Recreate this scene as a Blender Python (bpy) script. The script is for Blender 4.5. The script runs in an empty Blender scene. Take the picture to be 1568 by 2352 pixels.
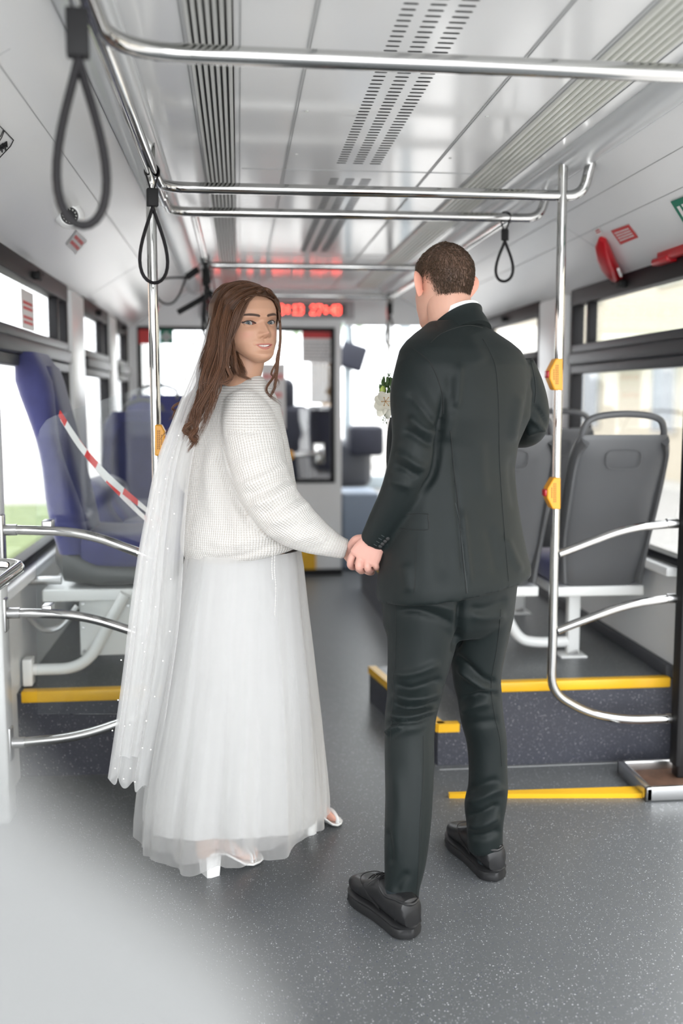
import bpy, bmesh, math, random
import numpy as np
from mathutils import Vector, Matrix
from mathutils.bvhtree import BVHTree

# ------------------------------------------------------------------ camera, world, exposure
SC = bpy.context.scene
COL = SC.collection
F = 2287.0; CX, CY = 784.0, 1176.0; CAMH = 1.36
TH = math.atan(262 / F); PH = math.atan(236 * math.cos(TH) / F)
FW = np.array([math.sin(PH) * math.cos(TH), math.cos(PH) * math.cos(TH), -math.sin(TH)])
RT = np.array([math.cos(PH), -math.sin(PH), 0.0]); UP = np.cross(RT, FW)
CAM = np.array([0.0, 0.0, CAMH])
cd = bpy.data.cameras.new('camera'); cam = bpy.data.objects.new('camera', cd); COL.objects.link(cam)
cam.matrix_world = Matrix(((RT[0], UP[0], -FW[0], 0), (RT[1], UP[1], -FW[1], 0), (RT[2], UP[2], -FW[2], CAMH), (0, 0, 0, 1)))
cd.sensor_fit = 'VERTICAL'; cd.sensor_height = 36.0; cd.lens = F / 2352 * 36
cd.clip_start = 0.02; cd.clip_end = 300
cd.dof.use_dof = True; cd.dof.focus_distance = 2.72; cd.dof.aperture_fstop = 1.5
SC.camera = cam
SC.view_settings.view_transform = 'Standard'; SC.view_settings.look = 'None'
SC.view_settings.exposure = 1.1; SC.view_settings.gamma = 1.0
SC.view_settings.use_curve_mapping = False
SC.cycles.use_denoising = True
SC.cycles.max_bounces = 9; SC.cycles.diffuse_bounces = 5; SC.cycles.glossy_bounces = 4
SC.cycles.transmission_bounces = 4; SC.cycles.transparent_max_bounces = 24
SC.cycles.sample_clamp_indirect = 6.0; SC.cycles.caustics_reflective = False; SC.cycles.caustics_refractive = False

W = bpy.data.worlds.new('overcast'); SC.world = W; W.use_nodes = True
wn = W.node_tree.nodes; wl = W.node_tree.links
bg = wn['Background']; bg.inputs['Strength'].default_value = 2.6
tc = wn.new('ShaderNodeTexCoord'); sx = wn.new('ShaderNodeSeparateXYZ'); cr = wn.new('ShaderNodeValToRGB')
wl.new(tc.outputs['Generated'], sx.inputs[0]); wl.new(sx.outputs['Z'], cr.inputs[0]); wl.new(cr.outputs[0], bg.inputs['Color'])
cr.color_ramp.elements[0].position = 0.0; cr.color_ramp.elements[0].color = (0.86, 0.89, 0.92, 1)
cr.color_ramp.elements[1].position = 0.7; cr.color_ramp.elements[1].color = (0.95, 0.98, 1.0, 1)

# added fill lamp behind the camera, brightens the people from the lens side
def area(name, loc, rot, sx_, sy_, power, col=(1, 1, 1)):
    l = bpy.data.lights.new(name, 'AREA'); l.shape = 'RECTANGLE'; l.size = sx_; l.size_y = sy_; l.energy = power; l.color = col
    o = bpy.data.objects.new(name, l); COL.objects.link(o); o.location = loc; o.rotation_euler = rot
    return o
area('rear_fill', (0.4, -1.6, 1.35), (math.radians(84), 0, 0), 2.2, 1.9, 30, (0.97, 0.99, 1.0))

# ------------------------------------------------------------------ helpers
def ray(px, py): return FW + RT * (px - CX) / F - UP * (py - CY) / F
def P(px, py, Y):
    r = ray(px, py); return CAM + r * (Y / r[1])
def PZ(px, py, Z):
    r = ray(px, py); return CAM + r * ((Z - CAMH) / r[2])
def proj(v):
    d = v - CAM; zz = d @ FW
    return CX + F * (d @ RT) / zz, CY - F * (d @ UP) / zz
def mpp(Y): return Y / F

def mat(name, col, rough=0.5, metal=0.0, spec=0.5, noise=None, bump=None, sheen=0.0, sss=0.0, coat=0.0, noise_amt=0.12, emit=None):
    m = bpy.data.materials.new(name); m.use_nodes = True
    nt = m.node_tree; N = nt.nodes; L = nt.links; b = N['Principled BSDF']
    b.inputs['Base Color'].default_value = (*col, 1); b.inputs['Roughness'].default_value = rough
    b.inputs['Metallic'].default_value = metal; b.inputs['Specular IOR Level'].default_value = spec
    b.inputs['Sheen Weight'].default_value = sheen; b.inputs['Coat Weight'].default_value = coat
    if sss: b.inputs['Subsurface Weight'].default_value = sss; b.inputs['Subsurface Radius'].default_value = (0.012, 0.004, 0.002); b.inputs['Subsurface Scale'].default_value = 1.0
    if emit: b.inputs['Emission Color'].default_value = (*emit[0], 1); b.inputs['Emission Strength'].default_value = emit[1]
    t = N.new('ShaderNodeTexCoord')
    if noise:
        n = N.new('ShaderNodeTexNoise'); n.inputs['Scale'].default_value = noise; n.inputs['Detail'].default_value = 4
        L.new(t.outputs['Object'], n.inputs['Vector'])
        mx = N.new('ShaderNodeMix'); mx.data_type = 'RGBA'
        mx.inputs['A'].default_value = (*[c * (1 - noise_amt) for c in col], 1); mx.inputs['B'].default_value = (*[min(1, c * (1 + noise_amt)) for c in col], 1)
        L.new(n.outputs['Fac'], mx.inputs['Factor']); L.new(mx.outputs['Result'], b.inputs['Base Color'])
    if bump:
        n2 = N.new('ShaderNodeTexNoise'); n2.inputs['Scale'].default_value = bump[0]; n2.inputs['Detail'].default_value = 3
        L.new(t.outputs['Object'], n2.inputs['Vector'])
        bp = N.new('ShaderNodeBump'); bp.inputs['Strength'].default_value = bump[1]; bp.inputs['Distance'].default_value = bump[2] if len(bump) > 2 else 0.002
        L.new(n2.outputs['Fac'], bp.inputs['Height']); L.new(bp.outputs[0], b.inputs['Normal'])
    return m

def glass_mat(name, refl=0.06, tint=(1, 1, 1), rough=0.0, fk=.45):
    m = bpy.data.materials.new(name); m.use_nodes = True; nt = m.node_tree; N = nt.nodes; L = nt.links
    N.remove(N['Principled BSDF']); out = N['Material Output']
    tr = N.new('ShaderNodeBsdfTransparent'); tr.inputs[0].default_value = (*tint, 1)
    gl = N.new('ShaderNodeBsdfGlossy'); gl.inputs['Roughness'].default_value = rough
    fr = N.new('ShaderNodeLayerWeight'); fr.inputs[0].default_value = 0.25
    ma = N.new('ShaderNodeMath'); ma.operation = 'MULTIPLY_ADD'; ma.inputs[1].default_value = fk; ma.inputs[2].default_value = refl
    L.new(fr.outputs['Fresnel'], ma.inputs[0])
    mx = N.new('ShaderNodeMixShader'); L.new(ma.outputs[0], mx.inputs[0]); L.new(tr.outputs[0], mx.inputs[1]); L.new(gl.outputs[0], mx.inputs[2])
    L.new(mx.outputs[0], out.inputs[0])
    return m

def veil_mat(name, col, opacity, edge=0.35, trans=0.45):
    m = bpy.data.materials.new(name); m.use_nodes = True; nt = m.node_tree; N = nt.nodes; L = nt.links
    N.remove(N['Principled BSDF']); out = N['Material Output']
    tr = N.new('ShaderNodeBsdfTransparent'); df = N.new('ShaderNodeBsdfDiffuse'); df.inputs[0].default_value = (*col, 1)
    tl = N.new('ShaderNodeBsdfTranslucent'); tl.inputs[0].default_value = (*col, 1)
    ms = N.new('ShaderNodeMixShader'); ms.inputs[0].default_value = trans; L.new(df.outputs[0], ms.inputs[1]); L.new(tl.outputs[0], ms.inputs[2])
    fr = N.new('ShaderNodeLayerWeight'); fr.inputs[0].default_value = 0.5
    ma = N.new('ShaderNodeMath'); ma.operation = 'MULTIPLY_ADD'; ma.use_clamp = True; ma.inputs[1].default_value = edge; ma.inputs[2].default_value = opacity
    L.new(fr.outputs['Facing'], ma.inputs[0])
    mx = N.new('ShaderNodeMixShader'); L.new(ma.outputs[0], mx.inputs[0]); L.new(tr.outputs[0], mx.inputs[1]); L.new(ms.outputs[0], mx.inputs[2])
    L.new(mx.outputs[0], out.inputs[0])
    return m

class MB:
    def __init__(s): s.v = []; s.f = []
    def add(s, vs, fs):
        o = len(s.v); s.v += [tuple(map(float, p)) for p in vs]; s.f += [tuple(i + o for i in f) for f in fs]; return s
    def box(s, x0, x1, y0, y1, z0, z1, bev=0.0, M=None):
        if bev > 0:
            bm = bmesh.new(); bmesh.ops.create_cube(bm, size=1.0)
            for v in bm.verts: v.co = Vector((x0 + (v.co.x + .5) * (x1 - x0), y0 + (v.co.y + .5) * (y1 - y0), z0 + (v.co.z + .5) * (z1 - z0)))
            bmesh.ops.bevel(bm, geom=bm.edges[:], offset=bev, segments=3, profile=.5, affect='EDGES')
            bm.verts.index_update()
            vs = [v.co.copy() for v in bm.verts]; fs = [[v.index for v in f.verts] for f in bm.faces]; bm.free()
        else:
            vs = [Vector(p) for p in ((x0, y0, z0), (x1, y0, z0), (x1, y1, z0), (x0, y1, z0), (x0, y0, z1), (x1, y0, z1), (x1, y1, z1), (x0, y1, z1))]
            fs = [(0, 3, 2, 1), (4, 5, 6, 7), (0, 1, 5, 4), (1, 2, 6, 5), (2, 3, 7, 6), (3, 0, 4, 7)]
        if M is not None: vs = [M @ v for v in vs]
        return s.add(vs, fs)
    def rings(s, R, closed=True, cap=True, loop=False):
        n = len(R[0]); o = len(s.v)
        for r in R: s.v += [tuple(map(float, p)) for p in r]
        m = len(R)
        for i in range(m if loop else m - 1):
            a = o + i * n; b = o + ((i + 1) % m) * n
            for j in range(n if closed else n - 1):
                k = (j + 1) % n
                s.f.append((a + j, a + k, b + k, b + j))
        if cap and not loop and closed:
            s.f.append(tuple(o + j for j in range(n))[::-1]); s.f.append(tuple(o + (m - 1) * n + j for j in range(n)))
        return s
    def tube(s, pts, r, seg=12, cap=True, loop=False, flat=None, upv=None):
        pts = [np.array(p, float) for p in pts]; n = len(pts)
        rr = [r] * n if not hasattr(r, '__len__') else list(r)
        T = []
        for i in range(n):
            a = pts[(i - 1) % n] if (loop or i > 0) else pts[i]; b = pts[(i + 1) % n] if (loop or i < n - 1) else pts[i]
            d = b - a; T.append(d / (np.linalg.norm(d) + 1e-12))
        if upv is None:
            u = np.cross(T[0], [0.13, 0.31, 0.94]); 
            if np.linalg.norm(u) < .05: u = np.cross(T[0], [1, 0, 0])
        else: u = np.array(upv, float) - T[0] * (np.array(upv) @ T[0])
        u /= np.linalg.norm(u); R = []
        for i in range(n):
            if upv is not None: u = np.array(upv, float)
            u = u - T[i] * (u @ T[i]); u /= (np.linalg.norm(u) + 1e-12); w = np.cross(T[i], u)
            ra = rr[i] if not isinstance(rr[i], tuple) else rr[i][0]; rb = (rr[i] if not isinstance(rr[i], tuple) else rr[i][1]) * (flat or 1)
            R.append([pts[i] + u * (ra * math.cos(t)) + w * (rb * math.sin(t)) for t in np.linspace(0, 2 * math.pi, seg, endpoint=False)])
        return s.rings(R, cap=cap, loop=loop)
    def prism(s, poly, a0, a1, axis='y'):
        n = len(poly)
        def q(p, a): return {'y': (p[0], a, p[1]), 'x': (a, p[0], p[1]), 'z': (p[0], p[1], a)}[axis]
        vs = [q(p, a0) for p in poly] + [q(p, a1) for p in poly]
        fs = [tuple(range(n))[::-1], tuple(range(n, 2 * n))] + [(i, (i + 1) % n, n + (i + 1) % n, n + i) for i in range(n)]
        return s.add(vs, fs)
    def ball(s, c, r, nu=14, nv=9, M=None):
        r = (r, r, r) if not hasattr(r, '__len__') else r
        R = []
        for i in range(nv):
            p = math.pi * (i + .5) / nv
            R.append([(c[0] + r[0] * math.sin(p) * math.cos(t), c[1] + r[1] * math.sin(p) * math.sin(t), c[2] - r[2] * math.cos(p)) for t in np.linspace(0, 2 * math.pi, nu, endpoint=False)])
        if M is not None: R = [[tuple(M @ Vector(p)) for p in q] for q in R]
        return s.rings(R)
    def build(s, name, m, parent=None, sharp=40, at=None, flip=False):
        me = bpy.data.meshes.new(name)
        v = s.v
        org = None
        if parent is not None and at is None: org = WORG.get(parent.name)
        if at is not None: org = at
        if org is not None: v = [(p[0] - org[0], p[1] - org[1], p[2] - org[2]) for p in v]
        me.from_pydata(v, [], s.f)
        bm = bmesh.new(); bm.from_mesh(me); bmesh.ops.recalc_face_normals(bm, faces=bm.faces[:]); bm.to_mesh(me); bm.free()
        return link(name, me, m, parent, sharp, at)
WORG = {}
def link(name, me, m, parent=None, sharp=40, at=None):
    me.update()
    if sharp:
        me.shade_smooth(); me.set_sharp_from_angle(angle=math.radians(sharp))
    o = bpy.data.objects.new(name, me); COL.objects.link(o)
    if m: me.materials.append(m)
    if at is not None: o.location = at; WORG[o.name] = tuple(at)
    if parent is not None:
        o.parent = parent; WORG[o.name] = WORG.get(parent.name, (0, 0, 0))
    return o
def tag(o, label, cat, group=None, kind=None):
    o['label'] = label; o['category'] = cat
    if group: o['group'] = group
    if kind: o['kind'] = kind
    return o
def empty(name, loc, rz=0.0, local=False):
    o = bpy.data.objects.new(name, None); COL.objects.link(o); o.location = loc; o.rotation_euler = (0, 0, rz); o.empty_display_size = .1
    WORG[o.name] = (0, 0, 0) if local else tuple(float(c) for c in loc)
    return o
def split(mbs, name, m, parent):
    return [q.build(name, m, parent) for q in mbs]
def adopt(ch, par):
    bpy.context.view_layer.update()
    ch.parent = par; ch.matrix_parent_inverse = par.matrix_world.inverted()
    for k in ('label', 'category', 'group'):
        if k in ch: del ch[k]
def struct(o): o['kind'] = 'structure'; return o
def copy_tree(o, parent=None):
    c = o.copy(); COL.objects.link(c)
    if parent is not None: c.parent = parent
    for ch in list(o.children): copy_tree(ch, c)
    return c
def crom(pts, n=8, loop=False):
    pts = [np.array(p, float) for p in pts]; m = len(pts); out = []
    for i in range(m if loop else m - 1):
        if loop: p0, p1, p2, p3 = pts[i - 1], pts[i], pts[(i + 1) % m], pts[(i + 2) % m]
        else: p0, p1, p2, p3 = pts[max(i - 1, 0)], pts[i], pts[i + 1], pts[min(i + 2, m - 1)]
        for k in range(n):
            t = k / n; out.append(.5 * ((2 * p1) + (-p0 + p2) * t + (2 * p0 - 5 * p1 + 4 * p2 - p3) * t * t + (-p0 + 3 * p1 - 3 * p2 + p3) * t ** 3))
    if not loop: out.append(pts[-1])
    return out
def fillet(pts, rad, n=8):
    pts = [np.array(p, float) for p in pts]; out = [pts[0]]
    for i in range(1, len(pts) - 1):
        a, b, c = pts[i - 1], pts[i], pts[i + 1]; u = a - b; v = c - b; lu, lv = np.linalg.norm(u), np.linalg.norm(v); u /= lu; v /= lv
        d = min(rad, lu * .48, lv * .48); p0 = b + u * d; p2 = b + v * d
        for k in range(n + 1):
            t = k / n; out.append((1 - t) ** 2 * p0 + 2 * t * (1 - t) * b + t * t * p2)
    out.append(pts[-1]); return out
def remesh(mb, voxel, smooth=2, name='tmp'):
    me = bpy.data.meshes.new(name); me.from_pydata(mb.v, [], mb.f)
    bm = bmesh.new(); bm.from_mesh(me); bmesh.ops.triangulate(bm, faces=[f for f in bm.faces if len(f.verts) > 4]); bmesh.ops.recalc_face_normals(bm, faces=bm.faces[:]); bm.to_mesh(me); bm.free()
    o = bpy.data.objects.new(name, me); COL.objects.link(o)
    md = o.modifiers.new('r', 'REMESH'); md.mode = 'VOXEL'; md.voxel_size = voxel
    if smooth:
        ms = o.modifiers.new('s', 'SMOOTH'); ms.factor = .5; ms.iterations = smooth
    dg = bpy.context.evaluated_depsgraph_get(); dg.update()
    out = bpy.data.meshes.new_from_object(o.evaluated_get(dg)); out.materials.clear()
    bpy.data.objects.remove(o); bpy.data.meshes.remove(me)
    return out
def get_v(me):
    a = np.empty(len(me.vertices) * 3); me.vertices.foreach_get('co', a); return a.reshape(-1, 3)
def get_n(me):
    a = np.empty(len(me.vertices) * 3); me.vertex_normals.foreach_get('vector', a); return a.reshape(-1, 3)
def set_v(me, v): me.vertices.foreach_set('co', np.asarray(v, float).ravel()); me.update()
def seg_dist(px, py, poly):
    """distance in px and signed side to a polyline"""
    best = np.full(px.shape, 1e9); tt = np.zeros(px.shape)
    poly = np.array(poly, float); L = np.r_[0, np.cumsum(np.hypot(*np.diff(poly, axis=0).T))]
    for i in range(len(poly) - 1):
        a, b = poly[i], poly[i + 1]; d = b - a; l2 = d @ d
        t = np.clip(((px - a[0]) * d[0] + (py - a[1]) * d[1]) / l2, 0, 1)
        q = np.hypot(px - a[0] - t * d[0], py - a[1] - t * d[1])
        m = q < best; best[m] = q[m]; tt[m] = (L[i] + t[m] * math.sqrt(l2)) / L[-1]
    return best, tt
def folds(me, lst):
    v = get_v(me); n = get_n(me); px, py = proj(v.T[:, :].T) if False else (CX + F * ((v - CAM) @ RT) / ((v - CAM) @ FW), CY - F * ((v - CAM) @ UP) / ((v - CAM) @ FW))
    view = v - CAM; view /= np.linalg.norm(view, axis=1)[:, None]
    fac = np.clip(-(n * view).sum(1) * 2.0 + .1, 0, 1)
    d = np.zeros(len(v))
    for poly, w, amp in lst:
        poly = crom(poly, 5) if len(poly) > 2 else poly
        q, t = seg_dist(px, py, [p[:2] for p in poly])
        taper = np.clip(np.minimum(t, 1 - t) * 5, 0, 1); taper = taper * taper * (3 - 2 * taper)
        d += amp * taper * np.exp(-(q / w) ** 2)
    set_v(me, v + n * (d * fac)[:, None])
def bvh_of(me): return BVHTree.FromPolygons([tuple(x) for x in get_v(me)], [tuple(p.vertices) for p in me.polygons])
def hit(bv, px, py, off=0.001):
    r = ray(px, py); r = r / np.linalg.norm(r)
    h = bv.ray_cast(Vector(CAM), Vector(r))
    if h[0] is None: return None
    return np.array(h[0]) - r * off
def surf_line(bv, poly, off=0.0008):
    poly = [np.array(p, float) for p in (crom(poly, 8) if len(poly) > 2 else [np.array(poly[0]) + (np.array(poly[1]) - np.array(poly[0])) * t for t in np.linspace(0, 1, 14)])]
    out = [hit(bv, p[0], p[1], off) for p in poly]
    return [p for p in out if p is not None]
def attr_color(me, name, arr):
    a = me.color_attributes.new(name, 'FLOAT_COLOR', 'POINT'); full = np.ones((len(me.vertices), 4)); full[:, :3] = arr; a.data.foreach_set('color', full.ravel())

# ------------------------------------------------------------------ materials
M = {}
M['white'] = mat('white_panel', (.86, .87, .87), .32, noise=3, noise_amt=.03)
M['ceil'] = mat('ceiling_panel', (.84, .85, .85), .13, spec=.5, noise=2, noise_amt=.03, bump=(6, .05, .004))
M['slope'] = mat('satin_panel', (.83, .84, .84), .2, noise=2, noise_amt=.03, bump=(5, .06, .004))
M['cove'] = mat('grey_cover', (.52, .54, .55), .22)
M['slat'] = mat('grille_slat', (.58, .59, .57), .35)
M['slatg'] = mat('pale_grille_slat', (.66, .67, .62), .3)
M['dark'] = mat('slot_black', (.015, .015, .016), .6)
M['joint'] = mat('panel_joint', (.42, .43, .43), .5)
M['haze'] = veil_mat('haze_film', (.27, .275, .275), .60, .10, .3)  # half-transparent grey standing in for the pale haze at lower left
M['chrome'] = mat('polished_steel', (.56, .56, .55), .07, metal=1.0)
M['steel'] = mat('brushed_steel', (.62, .62, .62), .28, metal=1.0)
M['rubber'] = mat('black_rubber', (.012, .012, .013), .6, spec=.3)
M['strap'] = mat('black_strap', (.012, .011, .013), .5, spec=.3, bump=(300, .2, .001))
M['frame'] = mat('window_frame_black', (.012, .012, .014), .5, spec=.3)
M['framel'] = mat('window_rail_grey', (.055, .058, .066), .45, spec=.35)
M['glass'] = glass_mat('window_glass', .03)
M['screen'] = glass_mat('partition_glass', .012, (.97, .985, .985), fk=.22)
M['yellow'] = mat('yellow_edging', (.83, .46, .015), .35, noise=20, noise_amt=.06)
M['orange'] = mat('stop_button_orange', (.83, .37, .02), .35)
M['red'] = mat('signal_red', (.50, .012, .02), .3)
M['redp'] = mat('red_print', (.66, .05, .05), .5)
M['paper'] = mat('sticker_white', (.82, .81, .80), .45)
M['green'] = mat('sign_green', (.0, .17, .10), .45)
M['plastic'] = mat('grey_seat_shell', (.10, .103, .108), .40, noise=8, noise_amt=.06, bump=(420, .12, .001))
M['blue'] = mat('blue_plush', (.038, .042, .145), .85, sheen=.35, noise=14, noise_amt=.35, bump=(60, .3, .003))
M['bluedk'] = mat('dark_blue_plush', (.028, .032, .10), .85, sheen=.4, noise=14, noise_amt=.3, bump=(60, .3, .003))
M['pan'] = mat('seat_pan', (.07, .075, .075), .45)
M['enamel'] = mat('white_enamel', (.84, .85, .84), .3)
M['rust'] = mat('rusty_well', (.10, .05, .03), .7, noise=30, noise_amt=.7)
M['wetblk'] = mat('black_post_paint', (.014, .014, .015), .35)

def speckle(name, base, rough, s1, thr1, wcol, bumpy=0.0, spec=.4):
    m = bpy.data.materials.new(name); m.use_nodes = True; nt = m.node_tree; N = nt.nodes; L = nt.links; b = N['Principled BSDF']
    b.inputs['Roughness'].default_value = rough; b.inputs['Specular IOR Level'].default_value = spec
    t = N.new('ShaderNodeTexCoord'); prev = None
    base_n = N.new('ShaderNodeTexNoise'); base_n.inputs['Scale'].default_value = 1.7; base_n.inputs['Detail'].default_value = 3; L.new(t.outputs['Object'], base_n.inputs['Vector'])
    mx = N.new('ShaderNodeMix'); mx.data_type = 'RGBA'; mx.inputs['A'].default_value = (*[c * .9 for c in base], 1); mx.inputs['B'].default_value = (*[c * 1.1 for c in base], 1)
    L.new(base_n.outputs['Fac'], mx.inputs['Factor']); prev = mx.outputs['Result']
    for sc_, th_, col in ((s1, thr1, wcol), (s1 * .8, thr1 * .8, (base[0] * .35, base[1] * .38, base[2] * .9)), (s1 * 1.6, thr1 * .95, [c * .8 for c in wcol])):
        vo = N.new('ShaderNodeTexVoronoi'); vo.inputs['Scale'].default_value = sc_; L.new(t.outputs['Object'], vo.inputs['Vector'])
        sp = N.new('ShaderNodeSeparateColor'); L.new(vo.outputs['Color'], sp.inputs[0])
        r1 = N.new('ShaderNodeMath'); r1.operation = 'MULTIPLY'; r1.inputs[1].default_value = th_; L.new(sp.outputs[0], r1.inputs[0])
        lt = N.new('ShaderNodeMath'); lt.operation = 'LESS_THAN'; L.new(vo.outputs['Distance'], lt.inputs[0]); L.new(r1.outputs[0], lt.inputs[1])
        g = N.new('ShaderNodeMath'); g.operation = 'GREATER_THAN'; g.inputs[1].default_value = .45; L.new(sp.outputs[1], g.inputs[0])
        an = N.new('ShaderNodeMath'); an.operation = 'MULTIPLY'; L.new(lt.outputs[0], an.inputs[0]); L.new(g.outputs[0], an.inputs[1])
        m2 = N.new('ShaderNodeMix'); m2.data_type = 'RGBA'; L.new(an.outputs[0], m2.inputs['Factor']); L.new(prev, m2.inputs['A']); m2.inputs['B'].default_value = (*col, 1); prev = m2.outputs['Result']
    L.new(prev, b.inputs['Base Color'])
    n2 = N.new('ShaderNodeTexNoise'); n2.inputs['Scale'].default_value = 160; L.new(t.outputs['Object'], n2.inputs['Vector'])
    bp = N.new('ShaderNodeBump'); bp.inputs['Strength'].default_value = .12 + bumpy; bp.inputs['Distance'].default_value = .002
    L.new(n2.outputs['Fac'], bp.inputs['Height']); L.new(bp.outputs[0], b.inputs['Normal'])
    return m
M['floor'] = speckle('floor_vinyl', (.108, .114, .119), .34, 165, .27, (.60, .62, .64))
M['riser'] = speckle('riser_vinyl', (.046, .048, .062), .42, 150, .28, (.34, .34, .36), .25)
# ------------------------------------------------------------------ the bus shell
XL, XR, YF = -.80, 1.62, 7.56
Y0 = -1.0
ZC = 2.16
def wbox(name, m, *b, bev=0.0, parent=None): return MB().box(*b, bev=bev).build(name, m, parent)

struct(MB().box(XL - .05, XR + .05, Y0, 9.6, -.06, 0).build('floor', M['floor']))
# ceiling: one folded shell
outer = [(XL - .05, 1.90), (-.36, 2.20), (1.18, 2.20), (XR + .05, 1.90)]
prof = [(XL, 1.87), (-.36, 2.14), (-.30, 2.16), (1.12, 2.16), (1.18, 2.14), (XR, 1.87)]
ce = MB().prism(prof + [(XR + .05, 1.90), (1.18, 2.21), (-.36, 2.21), (XL - .05, 1.90)], Y0, 7.70)
ceiling = struct(ce.build('ceiling', M['ceil'], sharp=15))
def slope_pt(s, side, off=0.0):
    x = 1.18 + .44 * s; z = 2.14 - .27 * s
    if side < 0: x = .82 - x
    nx = -.523 if side > 0 else .523
    return x + nx * off, z - .852 * off
# sloped cover panels with their joints
for k, side in enumerate((-1, 1)):
    a = slope_pt(.0, side, .004); b = slope_pt(1.0, side, .004); a2 = slope_pt(.0, side, -.002); b2 = slope_pt(1.0, side, -.002)
    o = MB().prism([a, b, b2, a2], Y0 + .01, 7.55).build('trim_%d' % (k + 1), M['slope']); struct(o)
    j = MB()
    for s in ((.22, .46) if side > 0 else (.30,)):
        a = slope_pt(s, side, .0048); b = slope_pt(s + .006, side, .0048); a2 = slope_pt(s, side, .003); b2 = slope_pt(s + .006, side, .003)
        j.prism([a, b, b2, a2], Y0 + .02, 7.54)
    for y in ((2.0, 4.02, 6.3) if side > 0 else (2.2, 5.35)):
        a = slope_pt(.23, side, .0048); b = slope_pt(.99, side, .0048); a2 = slope_pt(.23, side, .003); b2 = slope_pt(.99, side, .003)
        j.prism([a, b, b2, a2], y, y + .003)
    struct(j.build('trim_%d' % (k + 3), M['joint'], o))
    # half-round duct cover along the ceiling edge
    c = -.30 if side < 0 else 1.12
    arc = [(c + .062 * math.cos(t), 2.152 - .034 * math.sin(t)) for t in np.linspace(math.pi, 0, 15)] if side < 0 else [(c + .062 * math.cos(t), 2.152 - .034 * math.sin(t)) for t in np.linspace(math.pi, 0, 15)]
    struct(MB().prism(arc + [(c + .062, 2.165), (c - .062, 2.165)], Y0 + .02, 7.5).build('trim_%d' % (k + 5), M['cove']))
# joints lines of the flat ceiling
j = MB()
for x in (.165, .172, .68, .687, .845, 1.008, .012, -.115):
    j.box(x, x + .0022, Y0 + .02, 7.5, 2.1575, 2.1605)
for y in (1.25, 3.62, 5.7): j.box(.02, .84, y, y + .003, 2.158, 2.1605)
struct(j.build('trim_7', M['joint']))
sc_ = MB()
for y in (2.05, 2.45, 2.9, 3.4):
    for x in (.20, .715): sc_.tube([(x, y, 2.161), (x, y, 2.1575)], .005, 10)
struct(sc_.build('trim_8', M['slat']))
# slatted grilles
def grille(x0, x1, n, m, label, dashes):
    g = empty('ceiling_grille', ((x0 + x1) / 2, 3.2, 2.155)); tag(g, label, 'grille')
    MB().box(x0, x1, Y0 + .05, 7.3, 2.156, 2.1605).build('backing', M['dark'] if dashes else M['joint'], g)
    w = (x1 - x0) / n; s = MB()
    for i in range(n):
        a = x0 + w * i; s.prism([(a, 2.157), (a + w * .17, 2.1475), (a + w * .60, 2.1475), (a + w * .77, 2.157)], Y0 + .05, 7.3)
    s.build('slats', m, g)
    if False:
        b = MB()
        for y in np.arange(1.0, 7.2, .29):
            for yy in (y,): b.box(x0 + .002, x1 - .002, yy + .05, yy + .29, 2.1515, 2.1555)
        b.build('cross_bars', m, g)
grille(-.105, -.002, 7, M['slat'], 'grey slatted ceiling grille with dark gaps, left of the three slot rows', True)
grille(.856, .996, 7, M['slatg'], 'pale slatted ceiling grille on the right, beyond the round ceiling studs', False)
# three rows of slots
av = empty('air_vent', (.42, 2.6, 2.159)); tag(av, 'three rows of short black air slots in the middle of the ceiling', 'vent')
sl = MB()
for x0, x1 in ((.343, .375), (.399, .434), (.457, .495)):
    y = 1.15
    while y < 5.6:
        if not (3.52 < y < 3.74): sl.prism([(x0, y), (x0 + .004, y - .0028), (x1 - .004, y - .0028), (x1, y), (x1 - .004, y + .0028), (x0 + .004, y + .0028)], 2.1585, 2.1615, 'z')
        y += .031
sl.build('vent_grille', M['dark'], av)

# walls with window openings
ZW0, ZW1 = .74, 1.875
def wall(name, x0, x1, openings, y0, y1, m):
    w = MB(); w.box(x0, x1, y0, y1, 0, ZW0); w.box(x0, x1, y0, y1, ZW1, 1.90)
    y = y0
    for a, b in openings:
        if a > y: w.box(x0, x1, y, a, ZW0, ZW1)
        y = b
    if y < y1: w.box(x0, x1, y, y1, ZW0, ZW1)
    return struct(w.build(name, m))
LW = [(-.6, 1.15), (1.45, 2.72), (3.27, 4.80), (5.26, 6.26), (6.62, 7.35)]
RW = [(3.42, 4.76), (5.28, 6.62), (6.95, 7.5)]
wall('wall_left', XL - .05, XL, LW, Y0, 9.2, M['white'])
wall('wall_right', XR, XR + .05, RW, 3.36, 7.6, M['white'])
# pillars stand a little proud of the walls
pl = MB()
for a, b in ((2.74, 3.14), (4.84, 5.22), (6.30, 6.58)): pl.box(XL - .001, XL + .028, a, b, ZW0 - .02, 1.862, .008)
struct(pl.build('trim_9', M['white']))
pl = MB()
for a, b in ((4.80, 5.24), (6.66, 6.92)): pl.box(XR - .028, XR + .001, a, b, ZW0 - .02, 1.862, .008)
struct(pl.build('trim_10', M['white']))
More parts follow.
